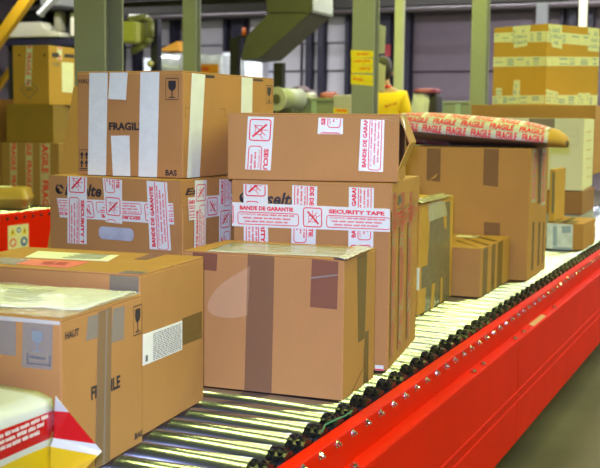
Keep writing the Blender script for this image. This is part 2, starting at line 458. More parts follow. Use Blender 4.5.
# yellow tape strips and sheets on the taped column
yf = Face(c3, (-w3/2, -d3/2, 0), (1, 0, 0), (0, 0, 1))
YT = mat('yellow_tape', (.75, .60, .02), .4, var=.1, scale=30); ORP = mat('orange_red_print', (.75, .18, .02), .5)
for q in ([(351, 58), (373.5, 57.5), (373.5, 51), (351, 50)], [(351.3, 66), (373, 65), (373, 58.5), (351.3, 58)], [(351.2, 73), (373, 73), (373, 65.5), (351.2, 66)], [(351, 84), (373, 86), (373, 75), (351, 74)]):
    yf.strip(q, YT, 'yellow_tape', 2)
for q in ([(357, 55.5), (370, 55), (370, 52.5), (357, 53)], [(354, 62.5), (371, 62), (371, 59.5), (354, 60)], [(360, 70), (371, 70), (371, 67), (360, 67)], [(353, 80), (364, 82), (364, 78.5), (353, 77)]):
    yf.print(scrawl(q[0][0], 2), q, ORP, 'tape_print', 3)['kind'] = 'stuff'
# ================================================================== ROLLER CONVEYORS
AX = .746; RR = .040; Y0 = 2.1018
def gear_mesh():
    bm = bmesh.new(); N = 13
    for x0, x1 in ((-.0235, -.0145), (-.004, .005)):
        prof = []
        for i in range(N):
            for da, rr in ((-.32, .033), (-.14, .0405), (.14, .0405), (.32, .033)):
                a = 2*math.pi*(i+da)/N; prof.append((rr*math.cos(a), rr*math.sin(a)))
        A = [bm.verts.new((x0, y, z)) for y, z in prof]; B = [bm.verts.new((x1, y, z)) for y, z in prof]; m = len(A)
        for i in range(m): bm.faces.new((A[i], A[(i+1) % m], B[(i+1) % m], B[i]))
        bm.faces.new(A[::-1]); bm.faces.new(B)
    bm_cyl(bm, (-.026, 0, 0), (.016, 0, 0), .0335, seg=18)
    bmesh.ops.recalc_face_normals(bm, faces=bm.faces)
    return bm
def hexbolt(bm, x, y, z, r=.0068):
    bm_cyl(bm, (x, y, z), (x+.0015, y, z), r*1.5, seg=12); bm_cyl(bm, (x+.0015, y, z), (x+.0075, y, z), r, seg=6); bm_cyl(bm, (x+.0075, y, z), (x+.012, y, z), r*.55, seg=8)
XR, XL = -.945, -2.12      # inside faces of the two rails
def extrude_y(name, prof, y0, y1, m, parent): return prism(name, prof, 1, y0, y1, m, parent)
conv = empty('roller_conveyor', (0, 0, 0), 0, 'red-framed roller conveyor with steel rollers carrying the parcels', 'conveyor')
YA, YB = .72, 9.75
extrude_y('side_rail', [(-.948, .764), (-.944, .7655), (-.921, .760), (-.918, .756), (-.918, .676), (-.886, .668), (-.884, .664), (-.884, .646), (-.890, .642), (-.893, .642), (-.893, .662), (-.923, .668), (-.923, .70), (-.923, .752), (-.942, .757), (-.948, .757)], YA, YB, RED, conv)
extrude_y('side_rail', [(XL-.03, .66), (XL-.025, .66), (XL-.025, .757), (XL, .757), (XL, .764), (XL-.03, .764)], YA, YB, RED, conv)
ys = [YA, at(519, 350, 0, -.887).y, 0, 0]
ys[2] = ys[1]+2.4; ys[3] = YB; ys.insert(1, ys[1]-2.4)
for i in range(len(ys)-1):
    a, b = ys[i]+.003, ys[i+1]-.003
    if b-a < .05: continue
    extrude_y('side_panel', [(-.893, .650), (-.888, .650), (-.888, .468), (-.885, .464), (-.885, .456), (-.891, .452), (-.891, .424), (-.888, .420), (-.888, .262), (-.893, .255), (-.915, .255), (-.915, .258), (-.897, .258)], a, b, RED, conv)
    extrude_y('side_panel', [(XL-.03, .25), (XL-.025, .25), (XL-.025, .66), (XL-.03, .66)], a, b, RED, conv)
for i, yy in enumerate((1.0, 3.1, 5.2, 7.3, 9.4)):
    for x0, x1 in ((-1.24, -1.18), (XL-.02, XL+.04)):
        bm = bmesh.new(); bm_box(bm, (x0, yy, .008), (x1, yy+.08, .50 if x0 > -1.5 else .7)); bm_box(bm, (x0-.03, yy-.03, 0), (x1+.03, yy+.11, .008))
        from_bm('support_leg', bm, RED, conv)
    box('cross_beam', (XL+.04, yy+.02, .502), (-.9235, yy+.06, .58), RED, conv)
r0m = g0m = b0m = None
for k in range(-13, 76):
    y = Y0+.1*k
    if r0m is None:
        bm = bmesh.new(); bm_cyl(bm, (XL+.015, 0, 0), (-.992, 0, 0), RR, seg=28); bm_cyl(bm, (XL-.02, 0, 0), (XL+.015, 0, 0), .008, seg=8); bm_cyl(bm, (-.992, 0, 0), (-.92, 0, 0), .008, seg=8)
        r0m = from_bm('roller', bm, STEEL, conv)
        for p in r0m.data.polygons: p.use_smooth = len(p.vertices) == 4
        r0m.location = (0, y, AX); ro = r0m
        g0m = from_bm('sprocket', gear_mesh(), BLACKP, ro); g0m.location = (-.966, 0, 0)
        bm = bmesh.new(); hexbolt(bm, -.918, 0, 0); b0m = from_bm('axle_bolt', bm, CHROME, ro); b0m.rotation_euler.x = .3
    else:
        ro = share(r0m, 'roller', conv, (0, y, AX))
        share(g0m, 'sprocket', ro, (-.966, 0, 0), (random.uniform(0, .5), 0, 0)); share(b0m, 'axle_bolt', ro, (0, 0, 0), (random.uniform(0, 1), 0, 0))
# pairs of carriage bolts on the lower ledge, and a worn strip with a pale sticker
bm = bmesh.new(); bm_cyl(bm, (0, 0, 0), (0, 0, .0015), .013, seg=14); bm_cyl(bm, (0, 0, .0015), (0, 0, .008), .008, seg=6); LB = None
for px, py in ((349.5, 464.5), (467.5, 370.2), (477.7, 362.8), (510, 337.6), (519, 331), (549, 306.6)):
    p = at(px, py, 2, .675)
    if LB is None: LB = from_bm('ledge_bolt', bm, CHROME, conv); LB.location = (-.902, p.y, .6735)
    else: share(LB, 'ledge_bolt', conv, (-.902, p.y, .6735))
p = at(540, 314, 2, .673)
mk('sticker', [(-.913, p.y-.28, .6758), (-.892, p.y-.28, .6705), (-.892, p.y-.02, .6705), (-.913, p.y-.02, .6758)], [(0, 1, 2, 3)], mat('tan_sticker', (.55, .36, .2), .5), conv)
# green cord caught by the sprockets
bm = bmesh.new(); pts = [at(322, 432, 2, .79), at(325, 425, 2, .795), at(333, 421, 2, .797), at(345, 416, 2, .795), at(352, 411, 2, .792)]
for a, b in zip(pts, pts[1:]): bm_cyl(bm, a, b, .0022, seg=8)
tag(from_bm('green_cord', bm, mat('green_cord', (.02, .16, .09), .5)), 'short dark green cord lying over the black sprockets', 'cord')

# second conveyor on the left
cv2 = empty('roller_conveyor', (0, 0, 0), 0, 'red roller conveyor in the left background with a safety sign', 'conveyor')
X2, X2L = -5.19, -6.25; Y2A, Y2B = 4.6, 9.9; A2 = .755
box('side_panel', (X2-.012, Y2A, .28), (X2, Y2B, .785), RED, cv2, .003, 1); box('side_rail', (X2-.06, Y2A, .778), (X2, Y2B, .79), RED, cv2, .003, 1)
box('side_panel', (X2L, Y2A, .28), (X2L+.012, Y2B, .785), RED, cv2, .003, 1)
for yy in (4.8, 7.2, 9.6):
    for xx in (X2-.08, X2L+.02): box('support_leg', (xx, yy, 0), (xx+.06, yy+.08, .76), RED, cv2)
rm = bb = None
for k in range(int((Y2B-Y2A)/.1)-1):
    y = Y2A+.1+.1*k
    if rm is None:
        bm = bmesh.new(); bm_cyl(bm, (X2L+.015, 0, 0), (X2-.065, 0, 0), .04, seg=16); bm_cyl(bm, (X2L+.01, 0, 0), (X2-.01, 0, 0), .008, seg=6)
        rm = from_bm('roller', bm, STEEL, cv2, True); rm.location = (0, y, A2)
        bm = bmesh.new(); hexbolt(bm, X2, 0, 0, .009); bb = from_bm('axle_bolt', bm, mat('dark_bolt', (.12, .1, .1), .4, 1), rm)
    else: share(bb, 'axle_bolt', share(rm, 'roller', cv2, (0, y, A2)))
# safety sign with four pictograms
fs = Face(cv2, (X2, 0, 0), (0, 1, 0), (0, 0, 1)); q = fs.quad([(8, 250), (28.5, 247.5), (28.3, 223.5), (7.8, 226)])
sign = fs.strip(q, mat('sign_cream', (.72, .70, .45), .5), 'safety_sign', 3, True)
def sq(a, b, c, d):
    f = lambda x, y: tuple((q[0][k]*(1-x)+q[1][k]*x)*(1-y)+(q[3][k]*(1-x)+q[2][k]*x)*y for k in (0, 1))
    return [f(a, b), f(c, b), f(c, d), f(a, d)]
TRI = ([(0, 0), (1, 0), (.5, 1)], [(0, 1, 2)]); DISC = ([(.5+.5*math.cos(2*math.pi*i/16), .5+.5*math.sin(2*math.pi*i/16)) for i in range(16)], [tuple(range(16))])
RINGV = Shape2().ring(0, 0, 1, 1, .5, .14, 6).line((.2, .8), (.8, .2), .12).vf
SY = mat('sign_yellow', (.8, .6, .03), .5); SB = mat('sign_blue', (.05, .14, .42), .5)
for sh, m, a in ((TRI, SY, (.08, .58, .36, .92)), (TRI, SY, (.66, .58, .94, .92)), (DISC, SB, (.41, .66, .62, .9)), (RINGV, P_RED, (.07, .1, .4, .46)), (DISC, SB, (.6, .08, .94, .48))):
    fs.print(sh, sq(*a), m, 'pictogram', 4, True, off=.0024).parent = sign
for a in ((.19, .64, .25, .8), (.77, .64, .83, .8), (.47, .72, .56, .84), (.70, .2, .84, .38), (.18, .22, .3, .34)):
    fs.print(DISC, sq(*a), P_BLACK if a[1] > .6 and a[0] != .47 else PAPER, 'pictogram', 5, True, off=.0030).parent = sign

# ================================================================== PARCELS ON THE CONVEYOR
ZR = AX+RR+.002
# ---- A: nearest carton, front left
r, fr, rt, tp = carton((-1.234, 1.672), 4.6, .36, .330, .330, ZR, 'brown carton marked HAUT and FRAGILE at front left with white document pouch on top')
fr.strip([(0, 354), (16, 356), (16, 321), (0, 319)], T_FROST, 'clear_tape'); fr.strip([(22, 367), (52, 370), (53, 325), (23, 321)], T_FROST, 'clear_tape')
fr.print((GLASS[0], GLASS[1][20:]), [(28.5, 353), (47, 355), (47, 328.5), (28.5, 326.5)], mat('faded_icon', (.20, .25, .26), .5), 'glass_symbol', 3)
s = Shape2().rect(.12, .5, .8, .68).rect(0, 0, 1, .1).rect(.0, 0, .06, .9).rect(.94, 0, 1, .9)
fr.print(s.vf, [(27.5, 363.5), (51, 366), (51, 354), (27.5, 351.5)], P_GREY, 'symbol_frame', 3)
rt.text('HAUT', [(65, 340), (78.7, 335.4), (78.7, 327.8), (65, 332.3)], bold=.038)
rt.text('FRAGILE', [(91, 400.5), (120, 387.5), (120, 374.5), (91, 387)], bold=.038)
rt.text('BAS', [(134.5, 440), (142.3, 435.8), (142.3, 429.5), (134.5, 433.5)], bold=.038)
rt.print(GLASS, [(133.2, 336.5), (141.8, 333), (141.8, 303.5), (133.2, 306.5)], P_BLACK, 'glass_symbol')
rt.strip([(86, 341), (102, 336), (103, 312), (88, 317)], T_FROST, 'clear_tape', 1); rt.strip([(111, 343), (123.5, 339), (124.5, 306), (113, 309)], T_FROST, 'clear_tape', 1)
rt.strip([(95, 474), (109.5, 465), (111.5, 307), (98, 312)], mat('cloudy_tape', (.27, .17, .085), .2, alpha=.85, bump=.5, bscale=25), 'clear_tape', 2)
rt.strip([(102.5, 470), (104, 469), (107, 309), (106, 309.3)], T_FROST, 'tape_crease', 3)
# wrinkled document pouch over the top: paper sheet under clear film
def sheet(name, face, corners, m, nx=22, ny=14, amp=.004, lift=.004, seed=0, parent=None, droop=None):
    q = [face.uv(*p) for p in corners]; V = []; Fc = []
    for j in range(ny+1):
        for i in range(nx+1):
            a, b = i/nx, j/ny
            uv = [(q[0][k]*(1-a)+q[1][k]*a)*(1-b)+(q[3][k]*(1-a)+q[2][k]*a)*b for k in (0, 1)]
            n1 = noise.noise((a*5+seed, b*4, 3.1))+.5*noise.noise((a*13+seed, b*11, 7))
            V.append(face.pt(uv, lift+amp*n1+amp*.6))
    for j in range(ny):
        for i in range(nx):
            a = j*(nx+1)+i; Fc.append((a, a+1, a+nx+2, a+nx+1))
    o = mk(name, V, Fc, m, face.root, True); 
    if parent: o.parent = parent
    md = o.modifiers.new('thickness', 'SOLIDIFY'); md.thickness = .0008; md.offset = -1
    return o
FILM = mat('clear_film', (.9, .92, .88), .07, alpha=.22, bump=.8, bscale=28, spec=1)
WPAP = mat('pouch_paper', (.80, .86, .92), .3, var=.04, scale=18, bump=.2, bscale=30)
pouch = sheet('document_pouch', tp, [(-60, 306), (82, 312), (136, 293.5), (-20, 285)], WPAP, amp=.0035, lift=.003)
sheet('clear_film', tp, [(-75, 310), (61.5, 322), (142, 296), (0, 285.5)], FILM, 40, 26, .0035, .0058, 5)
for i in range(7):
    a = i/6; tp.print(Shape2().rect(0, 0, random.uniform(.5, 1), 1).vf, [(2+a*6, 303.6-a*11), (62+a*18, 306.8-a*11), (62+a*18, 306.2-a*11), (2+a*6, 303-a*11)], mat('pouch_ink', (.34, .38, .36), .5), 'document_line', off=.0085)
fr.strip([(0, 320), (60, 325), (61, 321.5), (0, 315.5)], T_SILVER, 'film_edge', 3)
# ---- B: golden carton behind it
r, fr, rt, tp = carton((-1.284, 2.030), 5.1, .518, .348, .369, ZR, 'large golden-brown carton with white printed label on its right side', KRAFT)
fr.strip([(109, 305), (138.5, 307), (138.8, 277), (110, 275)], T_GREY, 'clear_tape')
tp.strip([(110, 275), (138.8, 276.6), (149, 272), (127, 271)], T_GREY, 'clear_tape'); tp.strip([(134, 259.5), (146, 260), (166, 254.6), (150, 254)], T_RED, 'brown_tape')
rt.strip([(142.5, 366), (182, 349.5), (182, 320.5), (142.8, 334.5)], PAPER, 'address_label', 1)
sh = Shape2()
random.seed(3)
for i in range(15):
    x = .24
    while x < .95:
        w = random.uniform(.02, .09); sh.rect(x, .05+.06*i, min(x+w, .97), .05+.06*i+.028); x += w+.02
sh.rect(.06, .1, .11, .3)
rt.print(sh.vf, [(142.5, 366), (182, 349.5), (182, 320.5), (142.8, 334.5)], P_GREY, 'label_text', 2)['kind'] = 'stuff'
rt.strip([(182, 345.5), (201.5, 338), (202, 311), (182, 318.5)], T_OLIVE, 'brown_tape', 1)
tp.strip([(25, 257.3), (108, 261.5), (119, 255.4), (38, 251.2)], PAPER, 'address_label', 1)
tp.strip([(16, 264), (67, 268), (90, 262.2), (31, 259.8)], PINK, 'pink_label', 2); tp.strip([(-10, 263), (16, 265), (33, 259.5), (2, 257.5)], T_FROST, 'clear_tape', 1)
for i in range(4): tp.print(Shape2().rect(0, 0, 1, 1).vf, [(62+i*6, 258.2-i*1.2), (100+i*3, 259.6-i*1.2), (101+i*3, 259.2-i*1.2), (63+i*6, 257.8-i*1.2)], P_GREY, 'label_text', 3)
tp.print(scrawl(9, 2), [(40, 265), (66, 266.3), (72, 262.8), (46, 261.6)], mat('dark_red_ink', (.45, .04, .05), .5), 'label_text', 3)['kind'] = 'stuff'
# ---- C: central carton
r, fr, rt, tp = carton((-.992, 2.522), 3.2, .452, .276, .365, ZR, 'brown carton at centre with a torn paler patch and vertical clear tape on its front')
pale = cardboard('torn_board', (.49, .29, .13))
fr.strip([(250, 266), (240, 272), (230, 278), (222, 283.5), (215, 290.5), (209.5, 299), (207.3, 306), (209, 312), (214, 315.5), (222, 317.5), (234, 318), (247.5, 315.5), (249, 290)][::-1], pale, 'torn_patch', 1)
fr.strip([(244.5, 393), (271.5, 395.5), (274.5, 256.5), (248, 254)], T_BROWN, 'clear_tape', 2)
fr.strip([(192.5, 269), (216.5, 271), (217.5, 254), (193, 252)], T_RED, 'brown_tape', 1); fr.strip([(310, 307), (337, 309.5), (338.5, 261.5), (312, 259)], T_RED, 'brown_tape', 1)
fr.strip([(310.7, 279), (338, 275.5), (338, 274), (310.7, 277)], T_FROST, 'tape_crease', 2)
rt.strip([(358, 343), (364.5, 338), (367, 252.5), (357, 257)], T_OLIVE, 'brown_tape', 1); rt.strip([(363, 385), (368, 382), (368.5, 330), (365, 332)], T_OLIVE, 'brown_tape', 1)
rt.print(Shape2().line((.1, 0), (.6, .35), .05).line((.6, .35), (.5, .7), .04).line((.5, .7), (.8, 1), .04).vf, [(348, 396), (370, 381), (370, 330), (360, 335)], T_OLIVE, 'crease', 1)
sheet('clear_tape', tp, [(206, 251.5), (346, 258), (350, 248), (232, 243)], T_SILVER, 40, 8, .0012, .0012, 2)
sheet('crumpled_tape', tp, [(338, 260), (347, 262), (373, 250), (356, 247.5)], mat('bright_film', (.8, .8, .72), .06, alpha=.75, bump=1, bscale=30, spec=1), 14, 10, .005, .004, 8)
for i, q in enumerate(([(334, 259.3), (345, 260.3), (345, 258.6), (334, 257.6)],)): fr.print(Shape2().rect(0, 0, 1, 1).vf, q, P_BLACK, 'flap_gap', 3)

# ---- lidded archive boxes
def archive(FR, yaw, w, d, h, z, label, hole=None, lidshift=0):
    """box with a separate lifted lid; hole = hand-hole rectangle (u0,v0,u1,v1) in the front wall"""
    r, fr, rt, tp = carton(FR, yaw, w, d, h, z, label, top='lid', body=False)
    hw, hd = w/2, d/2; LH = .078; i = .003
    if hole:
        box('body', (-hw+i, -hd+i+.012, 0), (hw-i, hd-i, h-.006), KRAFT, r, .003, 1)
        bm = bmesh.new(); outer = [(-hw+i, 0), (hw-i, 0), (hw-i, h-.008), (-hw+i, h-.008)]
        u0, v0, u1, v1 = hole; rr = (v1-v0)*.4; inner = []
        for cx, cy, a in ((u1-rr, v1-rr, 0), (u0+rr, v1-rr, 90), (u0+rr, v0+rr, 180), (u1-rr, v0+rr, 270)):
            for k in range(5):
                t = R(a+22.5*k); inner.append((cx-hw+rr*math.cos(t), cy+rr*math.sin(t)))
        for L in (outer, inner):
            vs = [bm.verts.new((x, -hd+i, zz)) for x, zz in L]
            for k in range(len(vs)): bm.edges.new((vs[k], vs[(k+1) % len(vs)]))
        bmesh.ops.triangle_fill(bm, use_beauty=True, edges=bm.edges[:], normal=(0, -1, 0))
        ret = bmesh.ops.extrude_face_region(bm, geom=bm.faces[:])
        bmesh.ops.translate(bm, verts=[g for g in ret['geom'] if isinstance(g, bmesh.types.BMVert)], vec=(0, .005, 0))
        bmesh.ops.recalc_face_normals(bm, faces=bm.faces)
        from_bm('front_panel', bm, KRAFT, r)
        box('paper_filling', (u0-hw-.02, -hd+i+.0065, v0-.02), (u1-hw+.02, -hd+i+.0115, v1+.02), mat('paper_wrap', (.42, .47, .49), .4, var=.15, scale=25), r)
    else:
        box('body', (-hw+i, -hd+i, 0), (hw-i, hd-i, h-.006), KRAFT, r, .003, 1)
    # lid: tray of four walls and a top
    bm = bmesh.new(); t = .0026
    x0, x1 = -hw+lidshift, hw+lidshift
    bm_box(bm, (x0, -hd, h-LH), (x1, -hd+t, h)); bm_box(bm, (x0, hd-t, h-LH), (x1, hd, h))
    bm_box(bm, (x0, -hd+t, h-LH), (x0+t, hd-t, h)); bm_box(bm, (x1-t, -hd+t, h-LH), (x1, hd-t, h)); bm_box(bm, (x0+t, -hd+t, h-.005), (x1-t, hd-t, h))
    from_bm('lid', bm, KRAFT, r)
    return r, fr, rt, tp
AH = .537
LOGO = Shape2()
for k in range(5):
    pts = [(.5+.5*(1-.16*k)*math.cos(R(a))-.05*k, .5+.5*(1-.16*k)*math.sin(R(a))-.03*k) for a in range(100+8*k, 330, 12)]
    pts2 = [(.5+(.5*(1-.16*k)-.075)*math.cos(R(a))-.05*k, .5+(.5*(1-.16*k)-.075)*math.sin(R(a))-.03*k) for a in range(100+8*k, 330, 12)]
    o = len(LOGO.v); m_ = len(pts); LOGO.v += pts+pts2
    for i in range(m_-1): LOGO.f.append((o+i, o+i+1, o+m_+i+1, o+m_+i))
LOGO.poly([(.30+.2*math.cos(R(a)), .38+.22*math.sin(R(a))) for a in range(0, 360, 30)])
LOGO.poly([(.35, .8), (.72, .96), (.98, .62), (.9, .4), (.75, .62)])
# S1 (left stack, lower)
h1 = None
r1 = empty('probe', (0, 0, 0))
tmp, tf, _, _ = carton((-1.565, 2.690), -4.3, .488, .475, AH, ZR, 'x', body=False)
ha = tf.uv(97, 239); hb = tf.uv(133, 228.5)
bpy.data.objects.remove(tmp); bpy.data.objects.remove(r1)
r, fr, rt, tp = archive((-1.565, 2.690), -4.3, .488, .475, AH, ZR, 'lidded archive box with oval hand hole and red printed tape under the FRAGILE carton', hole=(ha[0], ha[1], hb[0], hb[1]))
S1TOP = ZR+AH+.002
fr.print(LOGO.vf, [(55.5, 193.8), (64, 194.2), (64, 184), (55.5, 183.6)], P_BLACK, 'logo')
fr.text('Esselte', [(65, 195.3), (101.5, 197.3), (101.5, 185), (65, 183)], bold=.03, shear=.25)
fr.sec([(60, 217.2), (174.3, 224.6), (173, 203.2), (57, 198)][2:]+[(60, 217.2), (174.3, 224.6)], 2.1, 1)
fr.sec(down([(67.7, 243), (86.7, 244.2), (87, 176.9), (67.7, 175.6)]), 3.1, 2)
fr.sec(down([(106, 222), (122.2, 224), (122, 180), (103, 178)]), 2.1, 2)
fr.sec(up([(150, 249), (171.2, 250.5), (167, 182.5), (146.8, 180.8)]), .0, 2)
rt.sec([(231.5, 214), (189, 220.5), (188, 197.5), (232, 194)][1:2]+[(231.5, 214), (232, 194), (188, 197.5)], 1.4, 1)
rt.sec(up([(194, 250), (205, 247), (206.5, 180), (195, 180.5)]), .6, 2); rt.sec(up([(219, 244), (230, 242), (231, 179), (219.5, 179.5)]), 2.2, 2)
rt.text('Es', [(185, 195.5), (197.5, 194), (197.5, 187.5), (185, 188.5)], bold=.03, shear=.25)
# S2 (right stack, lower)
r, fr, rt, tp = archive((-.995, 2.885), 8.4, .474, .482, AH, ZR, 'lidded archive box crossed by white security tape reading BANDE DE GARANTIE, behind the centre carton')
fr.print(LOGO.vf, [(239.5, 203.5), (250.5, 204), (250.5, 192.5), (239.5, 192)], P_BLACK, 'logo')
fr.text('Esselte', [(252, 204.8), (298, 206.3), (298, 193), (252, 191.5)], bold=.03, shear=.25)
fr.sec(down([(244, 262), (268.5, 262), (267.6, 184.8), (243.5, 184)]), 3.3, 1); fr.sec(down([(291, 262), (315, 262), (317.5, 186.5), (292.3, 185)]), .5, 1)
fr.sec(up([(348, 268), (373, 268), (374, 188), (349, 187)]), -1.1, 1)
fr.sec([(232, 226), (390, 232), (390, 209), (231, 202)], -.25, 2)
rt.sec([(391.5, 231), (416.5, 217.5), (417, 202), (392, 212.5)], 6.9, 1, base=T_TAN)
for a, b, st in ((392.8, 396.6, .6), (400.5, 405, 2.2), (409, 412.5, 1.1)):
    rt.sec(up([(a-2.5, 366-(a-387)*1.22), (b-3, 366-(b-387)*1.22), (b, 192), (a, 192)]), st, 1, base=T_TAN)
rt.print(Shape2().rect(0, 0, .4, .5).rect(.5, .1, 1, .6).rect(.1, .6, .7, 1).vf, [(397.5, 205), (401.5, 203.5), (401.5, 194), (397.5, 195.5)], P_GREY, 'stamp', 3)
sh = Shape2()
for i in range(7): sh.line((0, .12*i), (1, .12*i+.25), .012)
rt.print(sh.vf, [(388, 335), (413, 313), (413, 282), (388, 296)], T_OLIVE, 'printed_lines', 0)
fr.strip([(375, 372.3), (383.6, 373), (383.6, 365.5), (375, 364.8)], T_SEC, 'security_tape', 1); fr.strip([(375, 370), (383.6, 370.7), (383.6, 369.3), (375, 368.6)], P_RED, 'tape_print', 2)
S2TOP = ZR+AH+.002
# FRAGILE carton on S1
r, fr, rt, tp = carton((-1.598, 2.762), -1.2, .375, .590, .313, S1TOP, 'tall carton marked FRAGILE with white tape strips stacked on the left archive box')
fr.strip([(88, 177), (106, 178), (107.8, 72.6), (89.5, 72.8)], T_WHITE, 'white_tape'); fr.strip([(138.5, 178.6), (157, 179.3), (159.5, 72), (140.5, 72.2)], T_WHITE, 'white_tape')
fr.strip([(108.3, 99), (126, 100), (127.7, 72.4), (110, 72.6)], T_WHITE, 'white_tape'); fr.strip([(113, 178), (130.5, 178.5), (129.5, 135.5), (111, 135.7)], T_WHITE, 'white_tape')
fr.text('HAUT', [(78.6, 83.5), (93, 83.6), (93, 78.8), (78.6, 78.8)], bold=.02, lay=-1)
fr.text('FRAGILE', [(109, 130.2), (143.4, 130.4), (143.4, 122.4), (109, 122.3)], bold=.045)
fr.text('BAS', [(165.5, 175.6), (177, 176), (177, 170), (165.5, 169.7)], bold=.038)
fr.print(GLASS, [(165.5, 100), (178.6, 100), (178.8, 78), (165.7, 78)], P_BLACK, 'glass_symbol'); fr.print(ARROWS, [(78.8, 170.5), (89.5, 170.8), (89.8, 149.5), (79, 149.5)], P_BLACK, 'arrows_symbol')
rt.strip([(187, 179), (199.5, 178), (205, 74.6), (191.8, 73)], T_WHITE, 'white_tape'); rt.strip([(240, 176), (251, 175), (252.5, 78), (241.5, 77)], T_WHITE, 'white_tape')
rt.print(GLASS, [(265.8, 103.5), (272, 103.3), (272.2, 85.5), (266, 85)], P_BLACK, 'glass_symbol')
for q in ([(205.5, 77.8), (214.3, 78.2), (214.3, 75.6), (205.5, 74.8)], [(253, 80.8), (262.7, 81.4), (262.7, 79.4), (253, 78.6)]): rt.print(Shape2().rect(0, 0, 1, 1).vf, q, P_BLACK, 'staple_slot', 1)
for q in ([(185, 118), (189, 118), (189, 107.5), (185, 107.5)], [(220, 118), (224.8, 118), (224.8, 108.5), (220, 108.5)]):
    sh = Shape2().rect(0, .92, 1, 1); sh.rect(0, 0, .08, 1) if q[0][0] < 200 else sh.rect(.92, 0, 1, 1); rt.print(sh.vf, q, T_OLIVE, 'perforation', 1)
# opened carton on S2
r, fr, rt, tp = carton((-.991, 2.928), 15, .497, .33, .193, S2TOP, 'wide low carton with bulging torn end, on top of the right archive box')
fr.sec(down([(245, 169.3), (270.6, 170.4), (274, 117.2), (248, 116.4)]), 2.85, 1); fr.sec(up([(317.5, 134), (343, 134.3), (343, 118.2), (318.5, 117.6)]), 3.7, 1)
fr.sec(up([(358.5, 170.8), (383, 172), (384.5, 120), (361, 119.3)]), -.05, 1)
hw, hd = .497/2, .33/2
bm = bmesh.new()
def slab(bm, pts, t):
    n = (pts[1]-pts[0]).cross(pts[2]-pts[0]).normalized()*t
    A = [bm.verts.new(p) for p in pts]; B = [bm.verts.new(p+n) for p in pts]; m = len(pts)
    for i in range(m): bm.faces.new((A[i], A[(i+1) % m], B[(i+1) % m], B[i]))
    bm.faces.new(A[::-1]); bm.faces.new(B); bmesh.ops.recalc_face_normals(bm, faces=bm.faces)
slab(bm, [Vector((hw, -hd+.002, .190)), Vector((hw, hd-.01, .190)), Vector((hw+.033, hd-.03, .113)), Vector((hw+.030, -hd+.012, .113))], .003); from_bm('end_flap', bm, KRAFT, r)
bm = bmesh.new(); slab(bm, [Vector((hw, -hd+.002, .035)), Vector((hw, hd-.01, .035)), Vector((hw+.034, hd-.03, .112)), Vector((hw+.031, -hd+.012, .112))], -.003); from_bm('end_flap', bm, KRAFT_Y, r)
box('torn_slot', (hw-.002, -hd+.004, .07), (hw+.0006, -hd+.03, .135), P_BLACK, r)
mk('clear_tape', [Vector((hw+.0006, -hd, .17)), Vector((hw+.018, -hd+.003, .150)), Vector((hw+.006, -hd+.10, .187)), Vector((hw-.02, -hd+.02, .1945)), Vector((hw-.05, -hd-.001, .18))], [(0, 1, 2), (0, 2, 3), (0, 3, 4)], T_SILVER, r)
# ---- D: carton wrapped in grey tape
r, fr, rt, tp = carton((-1.192, 3.785), 1.9, .30, .490, .412, ZR, 'narrow carton wound with shiny grey-brown tape, behind the archive box', KRAFT_Y)
rt.strip([(424.5, 313), (449, 299.5), (450, 201), (431, 206)], T_GREY, 'grey_tape', 1)
rt.strip([(421.2, 289), (427, 286), (427.5, 265), (421.6, 267)], T_GREY, 'grey_tape', 2)
rt.strip([(430, 310), (433, 308.5), (435, 283), (432, 284)], KRAFT_Y, 'bare_board', 2); rt.strip([(440, 305), (441.8, 304), (442.5, 277), (440.5, 278)], KRAFT_Y, 'bare_board', 2); rt.strip([(444, 229), (446.5, 228), (445.5, 205), (442.5, 206)], KRAFT_Y, 'bare_board', 2)
rt.strip([(429, 222), (436, 219), (447, 215), (444, 201), (437, 201), (428.5, 204)], T_SILVER, 'shiny_tape', 3)
fr.strip([(415.5, 290), (419.6, 290.3), (420.3, 268), (416, 267.5)], T_SEC, 'white_tape', 1)
sheet('shiny_tape', tp, [(409, 203), (423, 205), (453, 197), (440, 195)], T_SILVER, 20, 12, .006, .004, 4)
# ---- E: small carton
r, fr, rt, tp = carton((-1.093, 4.290), .7, .30, .540, .201, ZR, 'small low carton with several tape bands standing before the largest carton', KRAFT)
for a, b in ((483.5, 488), (492, 495.5), (498, 503)):
    k = lambda x: 249.5-(x-481.4)*.437; g = lambda x: 298.5-(x-479.6)*.6
    rt.strip([(a-1.5, g(a-1.5)), (b-1.5, g(b-1.5)), (b, k(b)), (a, k(a))], T_FAINT, 'brown_tape', 1)
tp.strip([(455, 236.6), (476, 237.6), (480, 236), (459, 235.2)], PAPER, 'address_label', 1)
for a in (468, 476, 484): tp.strip([(a+11, 250-(a-468)*.5), (a+14, 248.8-(a-468)*.5), (a-10, 240-(a-468)*.3), (a-13, 241-(a-468)*.3)], T_FAINT, 'brown_tape', 1)
